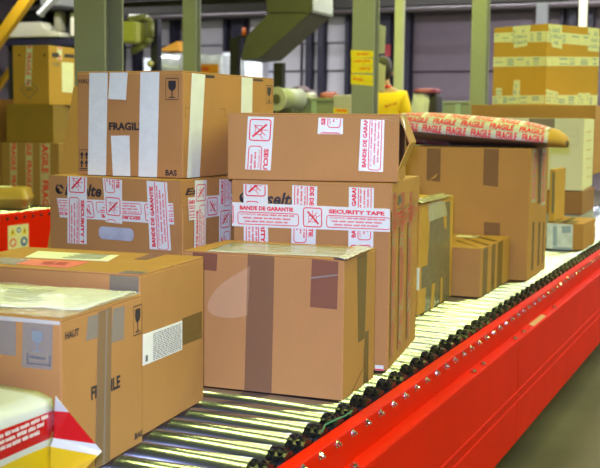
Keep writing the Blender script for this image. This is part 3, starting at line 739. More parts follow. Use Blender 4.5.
# ---- F: the largest carton
r, fr, rt, tp = carton((-1.023, 4.850), 1.1, .60, .455, .597, ZR, 'largest brown carton, carrying the bulging parcel wrapped in FRAGILE tape')
for q in ([(426.5, 180), (440, 182), (441, 148.5), (427, 148)], [(483, 185), (498, 187), (499, 149), (484, 148.5)], [(484, 235), (500, 236), (500, 223), (484, 222)]): fr.strip(q, T_BROWN, 'brown_tape', 1)
fr.strip([(429, 181), (436, 177), (438, 173), (432, 178)], KRAFT_Y, 'torn_tape', 2)
for a, b, y1 in ((532.6, 536.5, 203), (542, 546, 206)):
    rt.strip([(a-1.2, y1), (b-1.2, y1-1), (b, 149), (a, 149)], mat('pale_strip', (.68, .62, .48), .25, alpha=.75), 'clear_tape', 1)
    rt.print(text2d('FRAGILE FRAGILE', .02), up([(a-.6, y1-4), (b-2, y1-5), (b-.8, 153), (a+.6, 153)]), P_RED, 'tape_print', 2)['kind'] = 'stuff'
for a, b in ((533, 535), (539, 541), (543.6, 545)): rt.strip([(a-2, 276-(a-527)*.8), (b-2, 276-(b-527)*.8), (b-.5, 222), (a-.5, 222)], T_OLIVE, 'brown_tape', 1)
rt.strip([(537.5, 204), (540.5, 203), (542, 149), (538.6, 149)], T_OLIVE, 'brown_tape', 1)
FTOP = ZR+.599
# ---- bulging FRAGILE parcel on F: lofted pillow along its length
pl = at(384, 148, 1, 5.05).x; prr = at(566, 148, 1, 5.05).x; PL = prr-pl
par = empty('wrapped_parcel', (pl+PL/2, 5.07, FTOP), R(1.5), 'bulging flat parcel bound with white tape printed FRAGILE in red, on the largest carton', 'parcel')
def pil(s, a, off=0):
    """s 0..1 along the length, a angle round the section (0 = front edge, 90 = top)"""
    e = max(0.0, 1-abs(2*s-1)**3.2)**.5
    hw_ = .235*(.25+.75*e)*(1 if e > 0 else .9)
    mid = .093-.070*s; tu = (.084+.004*s)*(.10+.90*e); td = mid-.001
    ca, sa = math.cos(a), math.sin(a)
    y = -hw_*math.copysign(abs(ca)**(.75 if sa >= 0 else 1.5), ca); z = mid+(tu if sa > 0 else td)*math.copysign(abs(sa)**.9, sa)
    p = Vector(((s-.5)*PL, y, max(z, .0006)))
    return p+Vector((0, -ca, sa))*off
NS, NA = 36, 32; V = []; Fc = []
for i in range(NS+1):
    for j in range(NA): V.append(pil(i/NS, 2*math.pi*j/NA))
for i in range(NS):
    for j in range(NA): Fc.append((i*NA+j, (i+1)*NA+j, (i+1)*NA+(j+1) % NA, i*NA+(j+1) % NA))
Fc.append(tuple(range(NA))); Fc.append(tuple(NS*NA+j for j in range(NA-1, -1, -1)))
mk('wrapping', V, Fc, mat('dark_wrap', (.13, .075, .05), .6), par, True)
V = [pil(.925+.075*i/8, 2*math.pi*j/24, .0012) for i in range(9) for j in range(24)]
mk('end_cap', V, [(i*24+j, (i+1)*24+j, (i+1)*24+(j+1) % 24, i*24+(j+1) % 24) for i in range(8) for j in range(24)]+[tuple(8*24+j for j in range(23, -1, -1))], KRAFT_Y, par, True)
def pil_tape(s0, s1, a0, a1, off, name='fragile_tape', words=6, b0=None, b1=None):
    """tape band between angles a0..a1 (deg), drifting to b0..b1 at its far end, with repeated red lettering"""
    b0 = a0 if b0 is None else b0; b1 = a1 if b1 is None else b1; nx, ny = 40, 6; V = []; Fc = []
    g = lambda u, v: pil(s0+(s1-s0)*u, R((a0+(a1-a0)*v)*(1-u)+(b0+(b1-b0)*v)*u), off)
    for i in range(nx+1):
        for j in range(ny+1): V.append(g(i/nx, j/ny))
    for i in range(nx):
        for j in range(ny): k = i*(ny+1)+j; Fc.append((k, k+ny+1, k+ny+2, k+1))
    st = mk(name, V, Fc, mat('parcel_tape', (.50, .50, .54), .4), par, True)
    t = split2(text2d('FRAGILE', .035)); V = []; Fc = []
    for w in range(words):
        o = len(V); V += [pil(s0+(s1-s0)*((w+.08+.8*x)/words), R((a0+(a1-a0)*(.07+.86*y))*(1-(w+x)/words)+(b0+(b1-b0)*(.07+.86*y))*(w+x)/words), off+.0016) for x, y in t[0]]
        Fc += [tuple(q+o for q in f) for f in t[1]]
    mk('tape_print', V, Fc, P_RED, st)['kind'] = 'stuff'
pil_tape(.02, .93, -4, 18, .0012, words=7, b0=-8, b1=20); pil_tape(.03, .93, 18.5, 42, .0012, words=6, b0=20.5, b1=46); pil_tape(.02, .92, 42.5, 78, .0012, words=7, b0=46.5, b1=85)
pil_tape(.02, .40, -52, -26, .0012, words=3, b0=-70, b1=-44)
# ---- G, J, I0, I, H: stack beyond
r, fr, rt, tp = carton((-.992, 6.171), .2, .205, .438, .150, ZR, 'small carton half covered in white plastic with blue print, at far end of the rollers', KRAFT)
fr.strip([(546, 249.3), (572.5, 250.6), (573, 224.5), (546.5, 223)], mat('blue_white_plastic', (.58, .64, .72), .4, var=.15, scale=30), 'plastic_sheet', 1)
for q in ([(553, 246), (557, 246), (557, 226), (553, 226)], [(562, 233), (571, 233), (571, 226), (562, 226)], [(553, 249.3), (572, 250.3), (572, 247.6), (553, 246.8)]): fr.print(Shape2().rect(0, 0, 1, 1).vf, q, P_BLUE, 'blue_print', 2)
tp.strip([(560, 223), (566, 223.3), (577, 217.8), (571, 217.5)], T_FROST, 'clear_tape', 1); tp.strip([(546.5, 222.6), (573, 224.2), (579, 221), (553, 220)], T_FROST, 'plastic_sheet', 1)
r, fr, rt, tp = carton((-1.163, 6.200), -.3, .033, .307, .297, ZR+.153, 'thin upright golden carton standing on the small carton with blue print', KRAFT_Y)
fr.strip([(551.5, 213), (554, 213.2), (555, 172), (552.5, 172)], T_GREY, 'clear_tape', 1)
r, fr, rt, tp = carton((-1.107, 6.760), 0, .50, .500, .150, ZR, 'flat carton in greyish blue film at the bottom of the far stack', mat('blue_film', (.40, .42, .45), .3, var=.1, scale=12, bump=.4, bscale=20))
r, fr, rt, tp = carton((-1.100, 6.755), 1, .52, .520, .146, ZR+.152, 'dark brown flat carton under the white box', cardboard('red_kraft', (.30, .15, .07)))
r, fr, rt, tp = carton((-1.103, 6.750), 3.6, .600, .640, .440, ZR+.300, 'white carton with brown tape on its top edge in the far stack', WHITEBOARD)
fr.strip([(529, 127), (554.5, 128), (555, 118.5), (529, 118)], T_BROWN, 'brown_tape', 1); fr.print(Shape2().ring(0, 0, 1, 1, .02, .02).line((.45, .55), (.8, .55), .03).vf, [(562, 145), (578, 145.3), (578.3, 129.5), (562, 129.5)], mat('pale_ink', (.5, .48, .36), .6), 'label_outline', 1)
for y in (130, 139, 148, 157, 166, 175): rt.print(scrawl(int(y), 2), [(586.3, y+3), (591.5, y+2), (591.5, y), (586.3, y+1)], mat('ochre_ink', (.55, .42, .16), .6), 'printed_mark', 1)['kind'] = 'stuff'
# ---- K on K2 on K3
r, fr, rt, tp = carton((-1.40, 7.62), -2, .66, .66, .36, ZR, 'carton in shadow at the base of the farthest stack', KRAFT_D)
r, fr, rt, tp = carton((-1.17, 7.60), 2, .86, .80, .472, ZR+.362, 'wide carton under the one wrapped in printed white tape', KRAFT)
K2T = ZR+.36+.476
tp.strip([(486, 108), (600, 109), (600, 106.5), (490, 105.5)], T_FROST, 'clear_tape', 1)
r, fr, rt, tp = carton((-1.578, 7.900), -29, .509, .600, .582, K2T, 'carton bound with bands of white tape printed in blue, topmost of the farthest stack', KRAFT_Y)
KT = mat('pale_print_tape', (.66, .66, .52), .35, var=.06, scale=25)
def dash_tape(face, px, seed, lay=1):
    st = face.strip(px, KT, 'printed_tape', lay); random.seed(seed); sh = Shape2(); x = .03
    while x < .95:
        w = random.uniform(.05, .16)
        for j in range(3):
            if random.random() < .7: sh.rect(x, .14+.26*j, min(x+w, .98), .14+.26*j+random.uniform(.1, .2))
        x += w+random.uniform(.02, .12)
    o = face.print(sh.vf, px, P_BLUE, 'tape_print', lay); o.parent = st; o['kind'] = 'stuff'
dash_tape(fr, [(494, 42.5), (546.5, 42), (546.8, 31), (494.3, 33)], 1); dash_tape(fr, [(493.2, 67), (546, 66), (546, 56.5), (493.5, 57)], 2); dash_tape(fr, [(492.3, 104), (545, 104), (545, 95), (492.5, 96)], 3)
dash_tape(rt, [(547, 42), (600, 47), (600, 36), (547, 31)], 4); dash_tape(rt, [(546.2, 66), (599, 66), (599, 57), (546.3, 56.5)], 5); dash_tape(rt, [(545, 104), (597, 106), (597.5, 95), (545.5, 95)], 6)
dash_tape(fr, [(514, 48), (527, 46), (531, 24.5), (513, 25.5)], 7, 2); dash_tape(rt, [(552, 47), (562, 49), (562, 25), (548, 24)], 8, 2); dash_tape(rt, [(588, 51), (599, 52), (599, 28.5), (588, 27.5)], 9, 2)
dash_tape(fr, [(512, 104), (520, 104), (520, 80), (514, 80)], 10, 2); dash_tape(fr, [(496, 100), (502, 100), (502, 88), (496, 88)], 11, 2); dash_tape(rt, [(546, 104), (558, 104), (558, 92), (546, 89)], 12, 2); dash_tape(rt, [(578, 105), (590, 105), (590, 93), (578, 93)], 13, 2)
tp.strip([(500, 26.6), (545, 23.5), (560, 24.5), (515, 28)], T_FROST, 'clear_tape', 1)

# ---- plastic mailer bag, bottom left
BX = -1.225
bag = empty('mailer_bag', (-1.5, 1.32, ZR), 0, 'white, red and yellow plastic mailer bag lying at the bottom left corner', 'bag')
def bl(p): return Vector(p)-Vector((-1.5, 1.32, ZR))
ZB = [.0, .055, .104, .117, .168, .190, .200]       # heights of the colour bands
yb0, yb1 = .98, 1.628
MT = [YELLOW, YELLOW, WHITEP, mat('red_plastic', (.50, .008, .010), .25, bump=.3, bscale=20), WHITEP, WHITEP]
bm = bmesh.new(); NY = 22; rows = []
prof = [(-.010, .0), (.006, .055), (.006, .104), (.006, .117), (.005, .168), (.001, .190), (-.03, .200), (-.16, .205), (-.30, .208), (-.44, .198), (-.52, .15), (-.53, .05), (-.50, 0)]
mid = [0, 0, 2, 3, 2, 2, 2, 2, 2, 2, 2, 2]
for i in range(NY+1):
    t = i/NY; y = yb0+(yb1-yb0)*t; row = []
    fade = 1-.12*max(0, (1-2*t-.7)/.3)
    for k, (dx, z) in enumerate(prof):
        wz = .006*min(1, (1-t)*6)*noise.noise((t*6, k*.7, 2.)) if 0 < k < len(prof)-1 else 0
        row.append(bm.verts.new(bl((BX+dx+wz, y, ZR+z*fade+(wz if k > 4 else 0)))))
    rows.append(row)
for i in range(NY):
    for k in range(len(prof)-1):
        f = bm.faces.new((rows[i][k], rows[i+1][k], rows[i+1][k+1], rows[i][k+1])); f.material_index = mid[k]; f.smooth = True
for rw in (rows[0], rows[-1]):
    f = bm.faces.new(rw); f.material_index = 2
bmesh.ops.recalc_face_normals(bm, faces=bm.faces)
from_bm('pouch', bm, MT[:1]+[MT[0], WHITEP, MT[3]], bag)
# the sealed corner that sticks out, banded like the bag
ct = at(55.5, 396.5, 1, yb1-.006); tipw = at(102, 451.5, 0, -1.150)
def cz(z): return bl((BX+(.006 if z < .13 else (-.002 if z < .18 else -.018)), yb1-.008, ZR+z))
top, tip, low = bl(ct), bl(tipw), bl(at(80, 474, 0, -1.158))
band = [(cz(.185), None), ]
def lerp(a, b, t): return a+(b-a)*t
e1, e2 = lerp(top, tip, .42), lerp(top, tip, .86); l1 = lerp(tip, low, .18)
bm = bmesh.new()
def tri(pts, mi):
    f = bm.faces.new([bm.verts.new(p) for p in pts]); f.material_index = mi
c0, c1, c2, c3_, c4 = top, bl(at(54.5, 411, 0, BX+.003)), bl(at(53.5, 438, 0, BX+.008)), bl(at(50.5, 446.5, 0, BX+.008)), bl(at(50, 480, 0, BX+.004))
e1 = lerp(top, tip, .28); tri([c0, c1, e1], 1); tri([e1, c1, c2, e2], 2); tri([e2, c2, c3_, l1, tip], 1); tri([l1, c3_, c4, low], 0)
bmesh.ops.remove_doubles(bm, verts=bm.verts, dist=.0005)
o = from_bm('sealed_corner', bm, [YELLOW, WHITEP, MT[3]], bag)
sm = o.modifiers.new('thickness', 'SOLIDIFY'); sm.thickness = .0015; sm.offset = -1
# small white print on the red band (flat lettering lines)
bf = Face(bag, bl((BX+.0075, 0, ZR)), (0, 1, 0), (0, 0, 1))
for i in range(3):
    y0 = 424-6*0+i*6.2; bf.print(scrawl(20+i, 9), [(-40, y0+30+2.2), (49-i*4, y0-9+2.4+i*1.8), (49-i*4, y0-11.2+i*1.8), (-40, y0+28)], PAPER, 'lettering')['kind'] = 'stuff'

# ================================================================== LEFT BACKGROUND STACK
FRAG_T = text2d('FRAGILE', .03); FR_PAT = (Shape2().add(FRAG_T, .25, .16, 3.2, .68).vf, 3.8)
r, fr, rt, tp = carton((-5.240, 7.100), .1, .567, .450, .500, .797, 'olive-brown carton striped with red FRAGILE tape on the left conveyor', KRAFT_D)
TL = mat('pale_fragile_tape', (.50, .44, .30), .4)
for a, b, st in ((10, 17, .3), (25.5, 32.5, 2.0), (40, 50, 1.0)): fr.sec(down([(a+.5, 206), (b+.5, 206), (b, 143.2), (a, 143)]), st, 1, base=TL, name='fragile_tape', pattern=FR_PAT)
r, fr, rt, tp = carton((-5.363, 7.200), 15.1, .398, .391, .304, 1.299, 'unmarked olive carton, darkened for shade, between the two printed cartons in the left stack', cardboard('shaded_olive_board', (.23, .14, .025)))  # the shade on this carton is put into its darker board colour
r, fr, rt, tp = carton((-5.399, 7.200), 4.6, .336, .397, .472, 1.605, 'golden carton with a printed diamond, topmost of the left background stack', KRAFT_Y)
fr.sec(down([(25, 86), (31, 86), (32.5, 43), (26.5, 43)]), 3.0, 1, base=T_SEC, name='fragile_tape', pattern=FR_PAT)
s = Shape2(); 
for a, b in (((.5, 0), (1, .5)), ((1, .5), (.5, 1)), ((.5, 1), (0, .5)), ((0, .5), (.5, 0))): s.line(a, b, .035)
s.add(text2d('GO', .03), .3, .43, .4, .16); fr.print(s.vf, [(20.5, 99), (38, 99), (38, 80), (20.5, 80)], P_GREY, 'diamond_symbol', 2)
for x in (18.5, 43.5): fr.print(DISC, [(x, 56.5), (x+2, 56.5), (x+2, 54), (x, 54)], P_BLACK, 'printed_mark', 2)
rt.strip([(62, 92), (73.5, 93), (73.5, 63), (61.5, 62)], PAPER, 'paper_label', 1); rt.sec(down([(57, 60), (62, 60.5), (62, 44.6), (57.2, 44)]), 3.1, 1, base=T_SEC, name='fragile_tape', pattern=FR_PAT)
for q in ((0, 0, .3, 1), (.55, .1, 1, .9)): rt.print(Shape2().rect(*q).vf, [(52, 57), (74, 58.5), (74, 54), (52, 52.5)], P_BLACK, 'printed_mark', 2)
rt.text('HA', [(53, 66), (60, 66.5), (60, 62), (53, 61.5)], P_GREY)
r, fr, rt, tp = carton((-5.86, 7.15), 2, .40, .40, .85, .797, 'tall golden carton edge at far left behind the stack', KRAFT)
# padded parcel
pd = empty('padded_parcel', (-5.50, 6.76, .797), R(28), 'crumpled golden padded parcel on the left conveyor', 'parcel')
V = []; Fc = []; NX, NYY = 16, 12
for sgn in (1, -1):
    for j in range(NYY+1):
        for i in range(NX+1):
            a, b = 2*i/NX-1, 2*j/NYY-1; e = (max(0, 1-abs(a)**16)*max(0, 1-abs(b)**16))**.5
            z = .082+sgn*.082*e*(1 if sgn < 0 else 1)+(.007*noise.noise((a*3, b*3, sgn))*e if sgn > 0 else 0)
            V.append((a*.20+.008*noise.noise((b*4, 1, 2)), b*.17, max(0.0, z)))
n1 = (NX+1)*(NYY+1)
for s_ in (0, 1):
    for j in range(NYY):
        for i in range(NX):
            k = s_*n1+j*(NX+1)+i; q = (k, k+1, k+NX+2, k+NX+1); Fc.append(q if s_ == 0 else q[::-1])
mk('wrapping', V, Fc, mat('golden_paper', (.42, .27, .07), .4, bump=.6, bscale=25), pd, True)
sh = [(-.14, -.10), (.05, -.10), (.05, .06), (-.14, .06)]
mk('address_label', [(x, y, .166) for x, y in sh]+[(x, y, .170) for x, y in sh], [(4, 5, 6, 7), (0, 1, 5, 4), (1, 2, 6, 5), (2, 3, 7, 6), (3, 0, 4, 7)], PAPER, pd)
# tall leaning carton between the conveyors
ly = 3.25; p0 = at(46, 250, 1, ly); p1 = at(69.3, 106, 1, ly); sl = (p1.x-p0.x)/(p1.z-p0.z)
bx0 = p0.x-sl*p0.z; ht_ = p1.z+.07; wl = .29
tl = empty('leaning_carton', (bx0, ly, 0), 0, 'tall thin yellow-tan carton leaning beside the conveyor behind the left archive box', 'box')
prism('body', [(.0, 0), (wl, 0), (wl+sl*ht_, ht_), (sl*ht_, ht_)], 1, .006, .42, KRAFT_Y, tl, .004)
prism('end_flap', [(.003+sl*.8, .8), (wl-.003+sl*.8, .8), (wl-.003+sl*(ht_-.004), ht_-.004), (.003+sl*(ht_-.004), ht_-.004)], 1, .001, .0055, KRAFT_Y, tl, .001)

# ================================================================== BACKGROUND PLATFORM
# olive chute hanging from a box girder
def pv(px, py, Y): p = at(px, py, 1, Y); return (p.x, p.z)
ch = empty('chute', (0, 0, 0), 0, 'dark olive sheet-metal chute hanging from overhead, slanting down to the left', 'chute')
prism('head_box', [pv(266, 13, 12), pv(312, 13, 12), pv(312, -22, 12), pv(266, -22, 12)], 1, 12, 12.66, OLIVE, ch, .01)
box('end_cover', (pv(312, 0, 12)[0], 12.02, pv(312, 10, 12)[1]), (pv(312, 0, 12)[0]+.006, 12.64, pv(312, -20, 12)[1]), mat('grey_green_sheet', (.30, .33, .26), .45), ch)
prism('duct', [pv(268, 13.5, 12), pv(309, 13.5, 12), pv(259, 58, 12), pv(240, 60, 12), pv(246, 36, 12)], 1, 12.01, 12.64, OLIVE, ch, .006)
box('hanger', (-5.62, 12.3, 3.1), (-5.56, 12.36, ZC), DARK, ch); box('hanger', (-5.2, 12.3, 3.1), (-5.14, 12.36, ZC), DARK, ch)
for px0, px1, Y, lab in ((275, 284, 12.2, 'dark post under the mouth of the olive chute'), (231.5, 239, 12.4, 'dark post left of the olive chute carrying an orange beacon')):
    a, b = at(px0, 70, 1, Y), at(px1, 70, 1, Y); zt = at(px0, 63 if px0 > 260 else 38, 1, Y).z
    r = empty('steel_post', ((a.x+b.x)/2, Y, PLAT), 0, lab, 'post'); w = (b.x-a.x)/2
    box('shaft', (-w, -.05, .01), (w, .05, zt-PLAT), DARK, r, .004, 1); box('base_plate', (-w-.05, -.1, 0), (w+.05, .1, .01), DARK, r)
p = at(244, 28, 1, 12.35)
r = empty('beacon', (p.x, 12.35, at(240, 38, 1, 12.35).z), 0, 'small orange beacon lamp beside the olive chute', 'beacon'); cyl('dome', (0, 0, .03), (0, 0, .13), .03, mat('orange_dome', (.8, .16, .02), .3), r, .022, 12); box('bracket', (-.09, -.03, 0), (.035, .03, .03), DARK, r)
# machine housing upper left, on legs
mh = empty('machine_housing', (-10.9, 14.2, PLAT), 0, 'white and black machine housing high behind the left stack of cartons', 'machine')
def M2(px, py): p = at(px, py, 1, 14.2); return (p.x+10.9, p.z-PLAT)
MW = mat('machine_cream', (.76, .76, .58), .4)
def pp(name, px, y0, y1, m, bev=.015): return prism(name, [M2(*p) for p in px], 1, y0, y1, m, mh, bev)
pp('lower_body', [(4, 38), (42, 37), (60, 37), (60, 32), (50, 31), (44, 28), (41, 22), (6, 22.5)], 0, 1.2, MW)
pp('skirt', [(4, 46), (74, 46), (74, 38), (4, 38.5)], .02, 1.18, NAVY); pp('windscreen', [(7, 22), (41, 21.5), (35, 12), (12, 13.5)], .03, 1.15, BLACKP)
pp('roof', [(6, 15), (36, 10.5), (74, 10.5), (74, 7), (40, 5), (10, 12)], -.02, 1.2, DARK); pp('roof_panel', [(36, 5), (56, 5), (56, -4), (36, -4)], .1, 1.0, mat('grey_panel', (.26, .28, .25), .5))
pp('dark_panel', [(44, 32), (66, 36), (66, 10), (44, 10)], .25, 1.1, DARK); pp('column_panel', [(50, 31), (56.5, 31), (56.5, 10.5), (50, 10.5)], .1, .24, mat('beige_panel', (.36, .36, .25), .5)); pp('side_panel', [(66, 36), (74, 36), (74, 12), (66, 12)], .1, 1.1, MW)
for x0, y0 in ((4, .1), (4, 1.0), (68, .1), (68, 1.0)):
    a = M2(x0, 46); box('leg', (a[0], y0, 0), (a[0]+.1, y0+.1, a[1]+.02), DARK, mh)
# yellow braces
def brace(name, p0, p1, Y, wpx, m, label):
    a = at(*p0, 1, Y); b = at(*p1, 1, Y); r = empty(name, (a.x, Y, a.z), 0, label, 'brace'); v = Vector((b.x-a.x, 0, b.z-a.z)); n = Vector((-v.z, 0, v.x)).normalized()*wpx/F_PX*15.5/2
    prism('bar', [(-n.x, -n.z), (v.x-n.x, v.z-n.z), (v.x+n.x, v.z+n.z), (n.x, n.z)], 1, 0, .12, m, r, .008)
    for q in (Vector((0, 0, 0)), v): box('end_plate', (q.x-.03, .121, q.z-.03), (q.x+.03, .14, q.z+.03), m, r)
    return r
YM = mat('yellow_steel', (.62, .36, .015), .45)
brace('yellow_brace', (-20, 62), (40, -22), 13.6, 12, YM, 'broad yellow diagonal steel brace at the top left corner')
brace('yellow_brace', (-14, 103), (46, 12), 15.8, 5, YM, 'thin yellow diagonal bar low at far left behind the cartons')
brace('white_brace', (37, 14), (58, -8), 13.6, 4, mat('white_steel', (.7, .72, .7), .4), 'thin white diagonal bar above the machine housing')
# small yellow-green machine right of the first column
mg = empty('sorting_machine', (-7.9, 12, PLAT), 0, 'yellow-green machine head on a bent arm right of the wide column', 'machine')
def M3(px, py): p = at(px, py, 1, 12); return (p.x+7.9, p.z-PLAT)
GY = mat('yellow_green', (.45, .47, .12), .45); GO = mat('olive_arm', (.20, .21, .08), .45)
prism('head', [M3(112, 42), M3(131, 42), M3(131, 20.5), M3(112, 20.5)], 1, .1, .5, GY, mg, .02)
bm = bmesh.new(); pts = [M3(117, 15.5), M3(134, 15.5), M3(138.5, 20), M3(138.5, 36), M3(133, 43), M3(120, 50)]
for a, b in zip(pts, pts[1:]): bm_cyl(bm, (a[0], .3, a[1]), (b[0], .3, b[1]), .045, seg=10)
from_bm('arm', bm, GO, mg, True)
a = M3(138.5, 76); b_ = M3(138.5, 16); box('mast', (a[0]-.045, .36, 0), (a[0]+.07, .46, b_[1]), NAVY, mg, .006, 1)
a = M3(138, 62.5); 
bm = bmesh.new(); bmesh.ops.create_uvsphere(bm, u_segments=14, v_segments=8, radius=.045, matrix=Matrix.Translation((a[0], .30, a[1]))); from_bm('knob', bm, mat('cream_knob', (.62, .58, .25), .4), mg, True)
box('base', (a[0]-.3, .2, 0), (a[0]+.3, .7, .05), NAVY, mg)
# wrapped pallet loads
def pallet_load(px0, px1, pyt, Y, dep, m, label, band=None):
    a = at(px0, pyt, 1, Y); b = at(px1, pyt, 1, Y); r = empty('pallet_load', ((a.x+b.x)/2, Y, PLAT), 0, label, 'pallet load'); w = (b.x-a.x)/2; h = a.z-PLAT
    bm = bmesh.new(); bm_box(bm, (-w, 0, .14), (w, dep, h)); bmesh.ops.subdivide_edges(bm, edges=bm.edges[:], cuts=7, use_grid_fill=True)
    for v in bm.verts: v.co += Vector((noise.noise(v.co*4), noise.noise(v.co*4+Vector((5, 0, 0))), noise.noise(v.co*5)*.6))*.035*(1 if v.co.z > .2 else .1)
    from_bm('film_wrapped_load', bm, m, r, True)
    bm = bmesh.new()
    for x in (-w, -.06, w-.12): bm_box(bm, (x, 0, 0), (x+.12, dep, .11))
    bm_box(bm, (-w, 0, .11), (w, dep, .125)); from_bm('pallet', bm, KRAFT, r)
    return r, w, h
WRAP = mat('grey_film', (.40, .44, .46), .18, var=.2, scale=5, bump=.6, bscale=9)
pallet_load(154, 182, 54, 13.2, .8, WRAP, 'pallet load in grey plastic film left of the slim green column')
r, w, h = pallet_load(196, 221, 55, 12.9, .7, WRAP, 'pallet load in grey plastic film with an orange label')
a, b = at(195.5, 73.5, 1, 12.84), at(218, 64, 1, 12.84)
box('orange_label', (a.x-r.location.x, -.06, a.z-PLAT), (b.x-r.location.x, -.05, b.z-PLAT), mat('orange_card', (.80, .30, .01), .5), r); fo = Face(r, (0, -.0605, 0), (1, 0, 0), (0, 0, 1)); fo.print(scrawl(31, 2), [(197, 70.5), (210, 71), (210, 67), (197, 66.5)], P_RED, 'label_text')['kind'] = 'stuff'
# orange tarpaulin cone on the first load
a, b, c = at(163, 52.5, 1, 13.5), at(183, 52.5, 1, 13.5), at(183, 41.5, 1, 13.5)
o = prism('orange_tarpaulin', [(a.x, a.z+.01), (b.x, b.z+.01), (c.x, c.z), (c.x-.2, c.z-.08)], 1, 13.35, 13.75, mat('orange_tarp', (.75, .36, .04), .5, bump=.4, bscale=8), None, .01); tag(o, 'orange sheet folded on top of the grey wrapped load', 'sheet')
# bright daylight gaps at the dock
LIT = mat('daylight_glass', (.85, .95, 1.0), .3, emit=.9)
nw = 0
for x0, y0, x1, y1 in ((222, 53, 232, 80), (240, 61, 261, 84), (143, 58, 150, 76)):
    nw += 1; a = at(x0, y1, 1, 19.55); b = at(x1, y0, 1, 19.55)
    r = empty('window_%d' % nw, (a.x, 19.62, a.z), kind='structure'); w = b.x-a.x; h = b.z-a.z
    box('pane', (0, -.01, 0), (w, .01, h), LIT, r)
    for q in ((-.03, -.03, 0, h+.03), (w, -.03, w+.03, h+.03)): box('frame', (q[0], -.03, q[1]), (q[2], .2, q[3]), DOORM, r)
    for q in ((0, -.03, w, 0), (0, h, w, h+.03)): box('frame', (q[0], -.03, q[1]), (q[2], .2, q[3]), DOORM, r)
# green work tables with stuff on them
TG = mat('table_green', (.24, .27, .20), .5, var=.05); TG2 = mat('table_light_green', (.32, .42, .34), .5)
def table(px0, px1, pyt, Y, dep, label, posts):
    a = at(px0, pyt, 1, Y); b = at(px1, pyt, 1, Y); r = empty('sorting_table', ((a.x+b.x)/2, Y, PLAT), 0, label, 'table'); w = (b.x-a.x)/2; h = a.z-PLAT
    box('table_top', (-w, 0, h-.03), (w, dep, h), TG, r, .004, 1); box('front_panel', (-w, .015, h-.55), (w, .03, h-.031), TG, r)
    for x in posts:
        q = at(x, pyt, 1, Y).x-r.location.x; box('upright', (q-.03, -.002, h-.55), (q+.03, .014, h-.031), TG2, r)
    for x in (-w+.02, w-.08):
        for y in (.04, dep-.1): box('leg', (x, y, 0), (x+.06, y+.06, h-.031), TG, r)
    return h+PLAT
ht = table(279, 352, 98, 10.6, .8, 'green sorting table left of the taped column', (314, 288))
ht2 = table(437, 471, 101, 12.0, .6, 'green sorting table before the mauve dock door', (441, 458))
# drum
a, b = at(275, 100, 1, 10.2), at(287, 100, 1, 10.2)
dr = empty('motor_drum', (at(282, 99, 1, 10.25).x, 10.25, PLAT), 0, 'pale green motor drum on a stand right of the FRAGILE carton', 'drum')
zc = at(280, 99, 1, 10.25).z-PLAT; cyl('drum', (-.05, .0, zc), (.06, .3, zc), .115, mat('drum_green', (.33, .36, .33), .4), dr, seg=28); cyl('end_ring', (-.053, -.012, zc), (-.049, .001, zc), .125, GREEN_L, dr, seg=28); cyl('hub', (-.056, -.03, zc), (-.052, -.011, zc), .05, OLIVE, dr, seg=16)
box('stand', (-.10, .03, 0), (.10, .24, zc-.10), OLIVE, dr, .005, 1)
# soft things on the green table
def lump(name, px0, px1, py0, Y, zb, m, label, cat, dep=.25, seed=0):
    a = at(px0, 90, 1, Y); b = at(px1, 90, 1, Y); zt = at(px0, py0, 1, Y).z; w = (b.x-a.x)/2; h = zt-zb
    bm = bmesh.new(); bmesh.ops.create_icosphere(bm, subdivisions=4, radius=1)
    for v in bm.verts:
        c = v.co.copy(); k = 1+.22*noise.noise(c*1.7+Vector((seed, 0, 0)))+.1*noise.noise(c*4+Vector((0, seed, 0)))
        v.co = Vector((math.copysign(abs(c.x)**.7, c.x)*w*k, c.y*dep*k, max(0, (c.z+.35)/1.35)*h*min(1.15, k)))
    o = from_bm(name, bm, m, None, True); o.location = ((a.x+b.x)/2, Y+dep*.4, zb); return tag(o, label, cat)
lump('cloth_bundle', 287, 309, 86.5, 11.02, ht, mat('plum_cloth', (.10, .06, .10), .7), 'dark plum cloth bundle on the green sorting table', 'bundle', .2, 1)
lump('film_roll', 304, 314, 92.5, 10.66, ht, mat('grey_roll', (.45, .45, .5), .25, bump=.6, bscale=12), 'crumpled silvery film beside the plum bundle on the green table', 'film', .12, 3)
lump('folded_sack', 320, 335, 91.5, 10.78, ht, mat('dull_red', (.28, .07, .06), .7, bump=.4), 'dull red folded sack on the green sorting table', 'sack', .15, 5)
gb = empty('grey_parcel', (at(342, 105, 1, 10.35).x, 10.35, PLAT), 0, 'tall grey parcel with a yellow and red label in front of the taped column', 'parcel'); zt = at(342, 95, 1, 10.35).z-PLAT
box('body', (-.095, 0, 0), (.10, .2, zt), mat('grey_parcel', (.42, .41, .45), .5), gb, .012, 2); fg = Face(gb, (0, -.001, 0), (1, 0, 0), (0, 0, 1)); fg.strip([(333.5, 113), (348, 114), (348, 109), (333.5, 108)], YT, 'yellow_label', 2); fg.print(Shape2().rect(0, 0, 1, 1).vf, [(336, 111.5), (347, 112), (347, 109.5), (336, 109.2)], ORP, 'label_text', 3, off=.003)
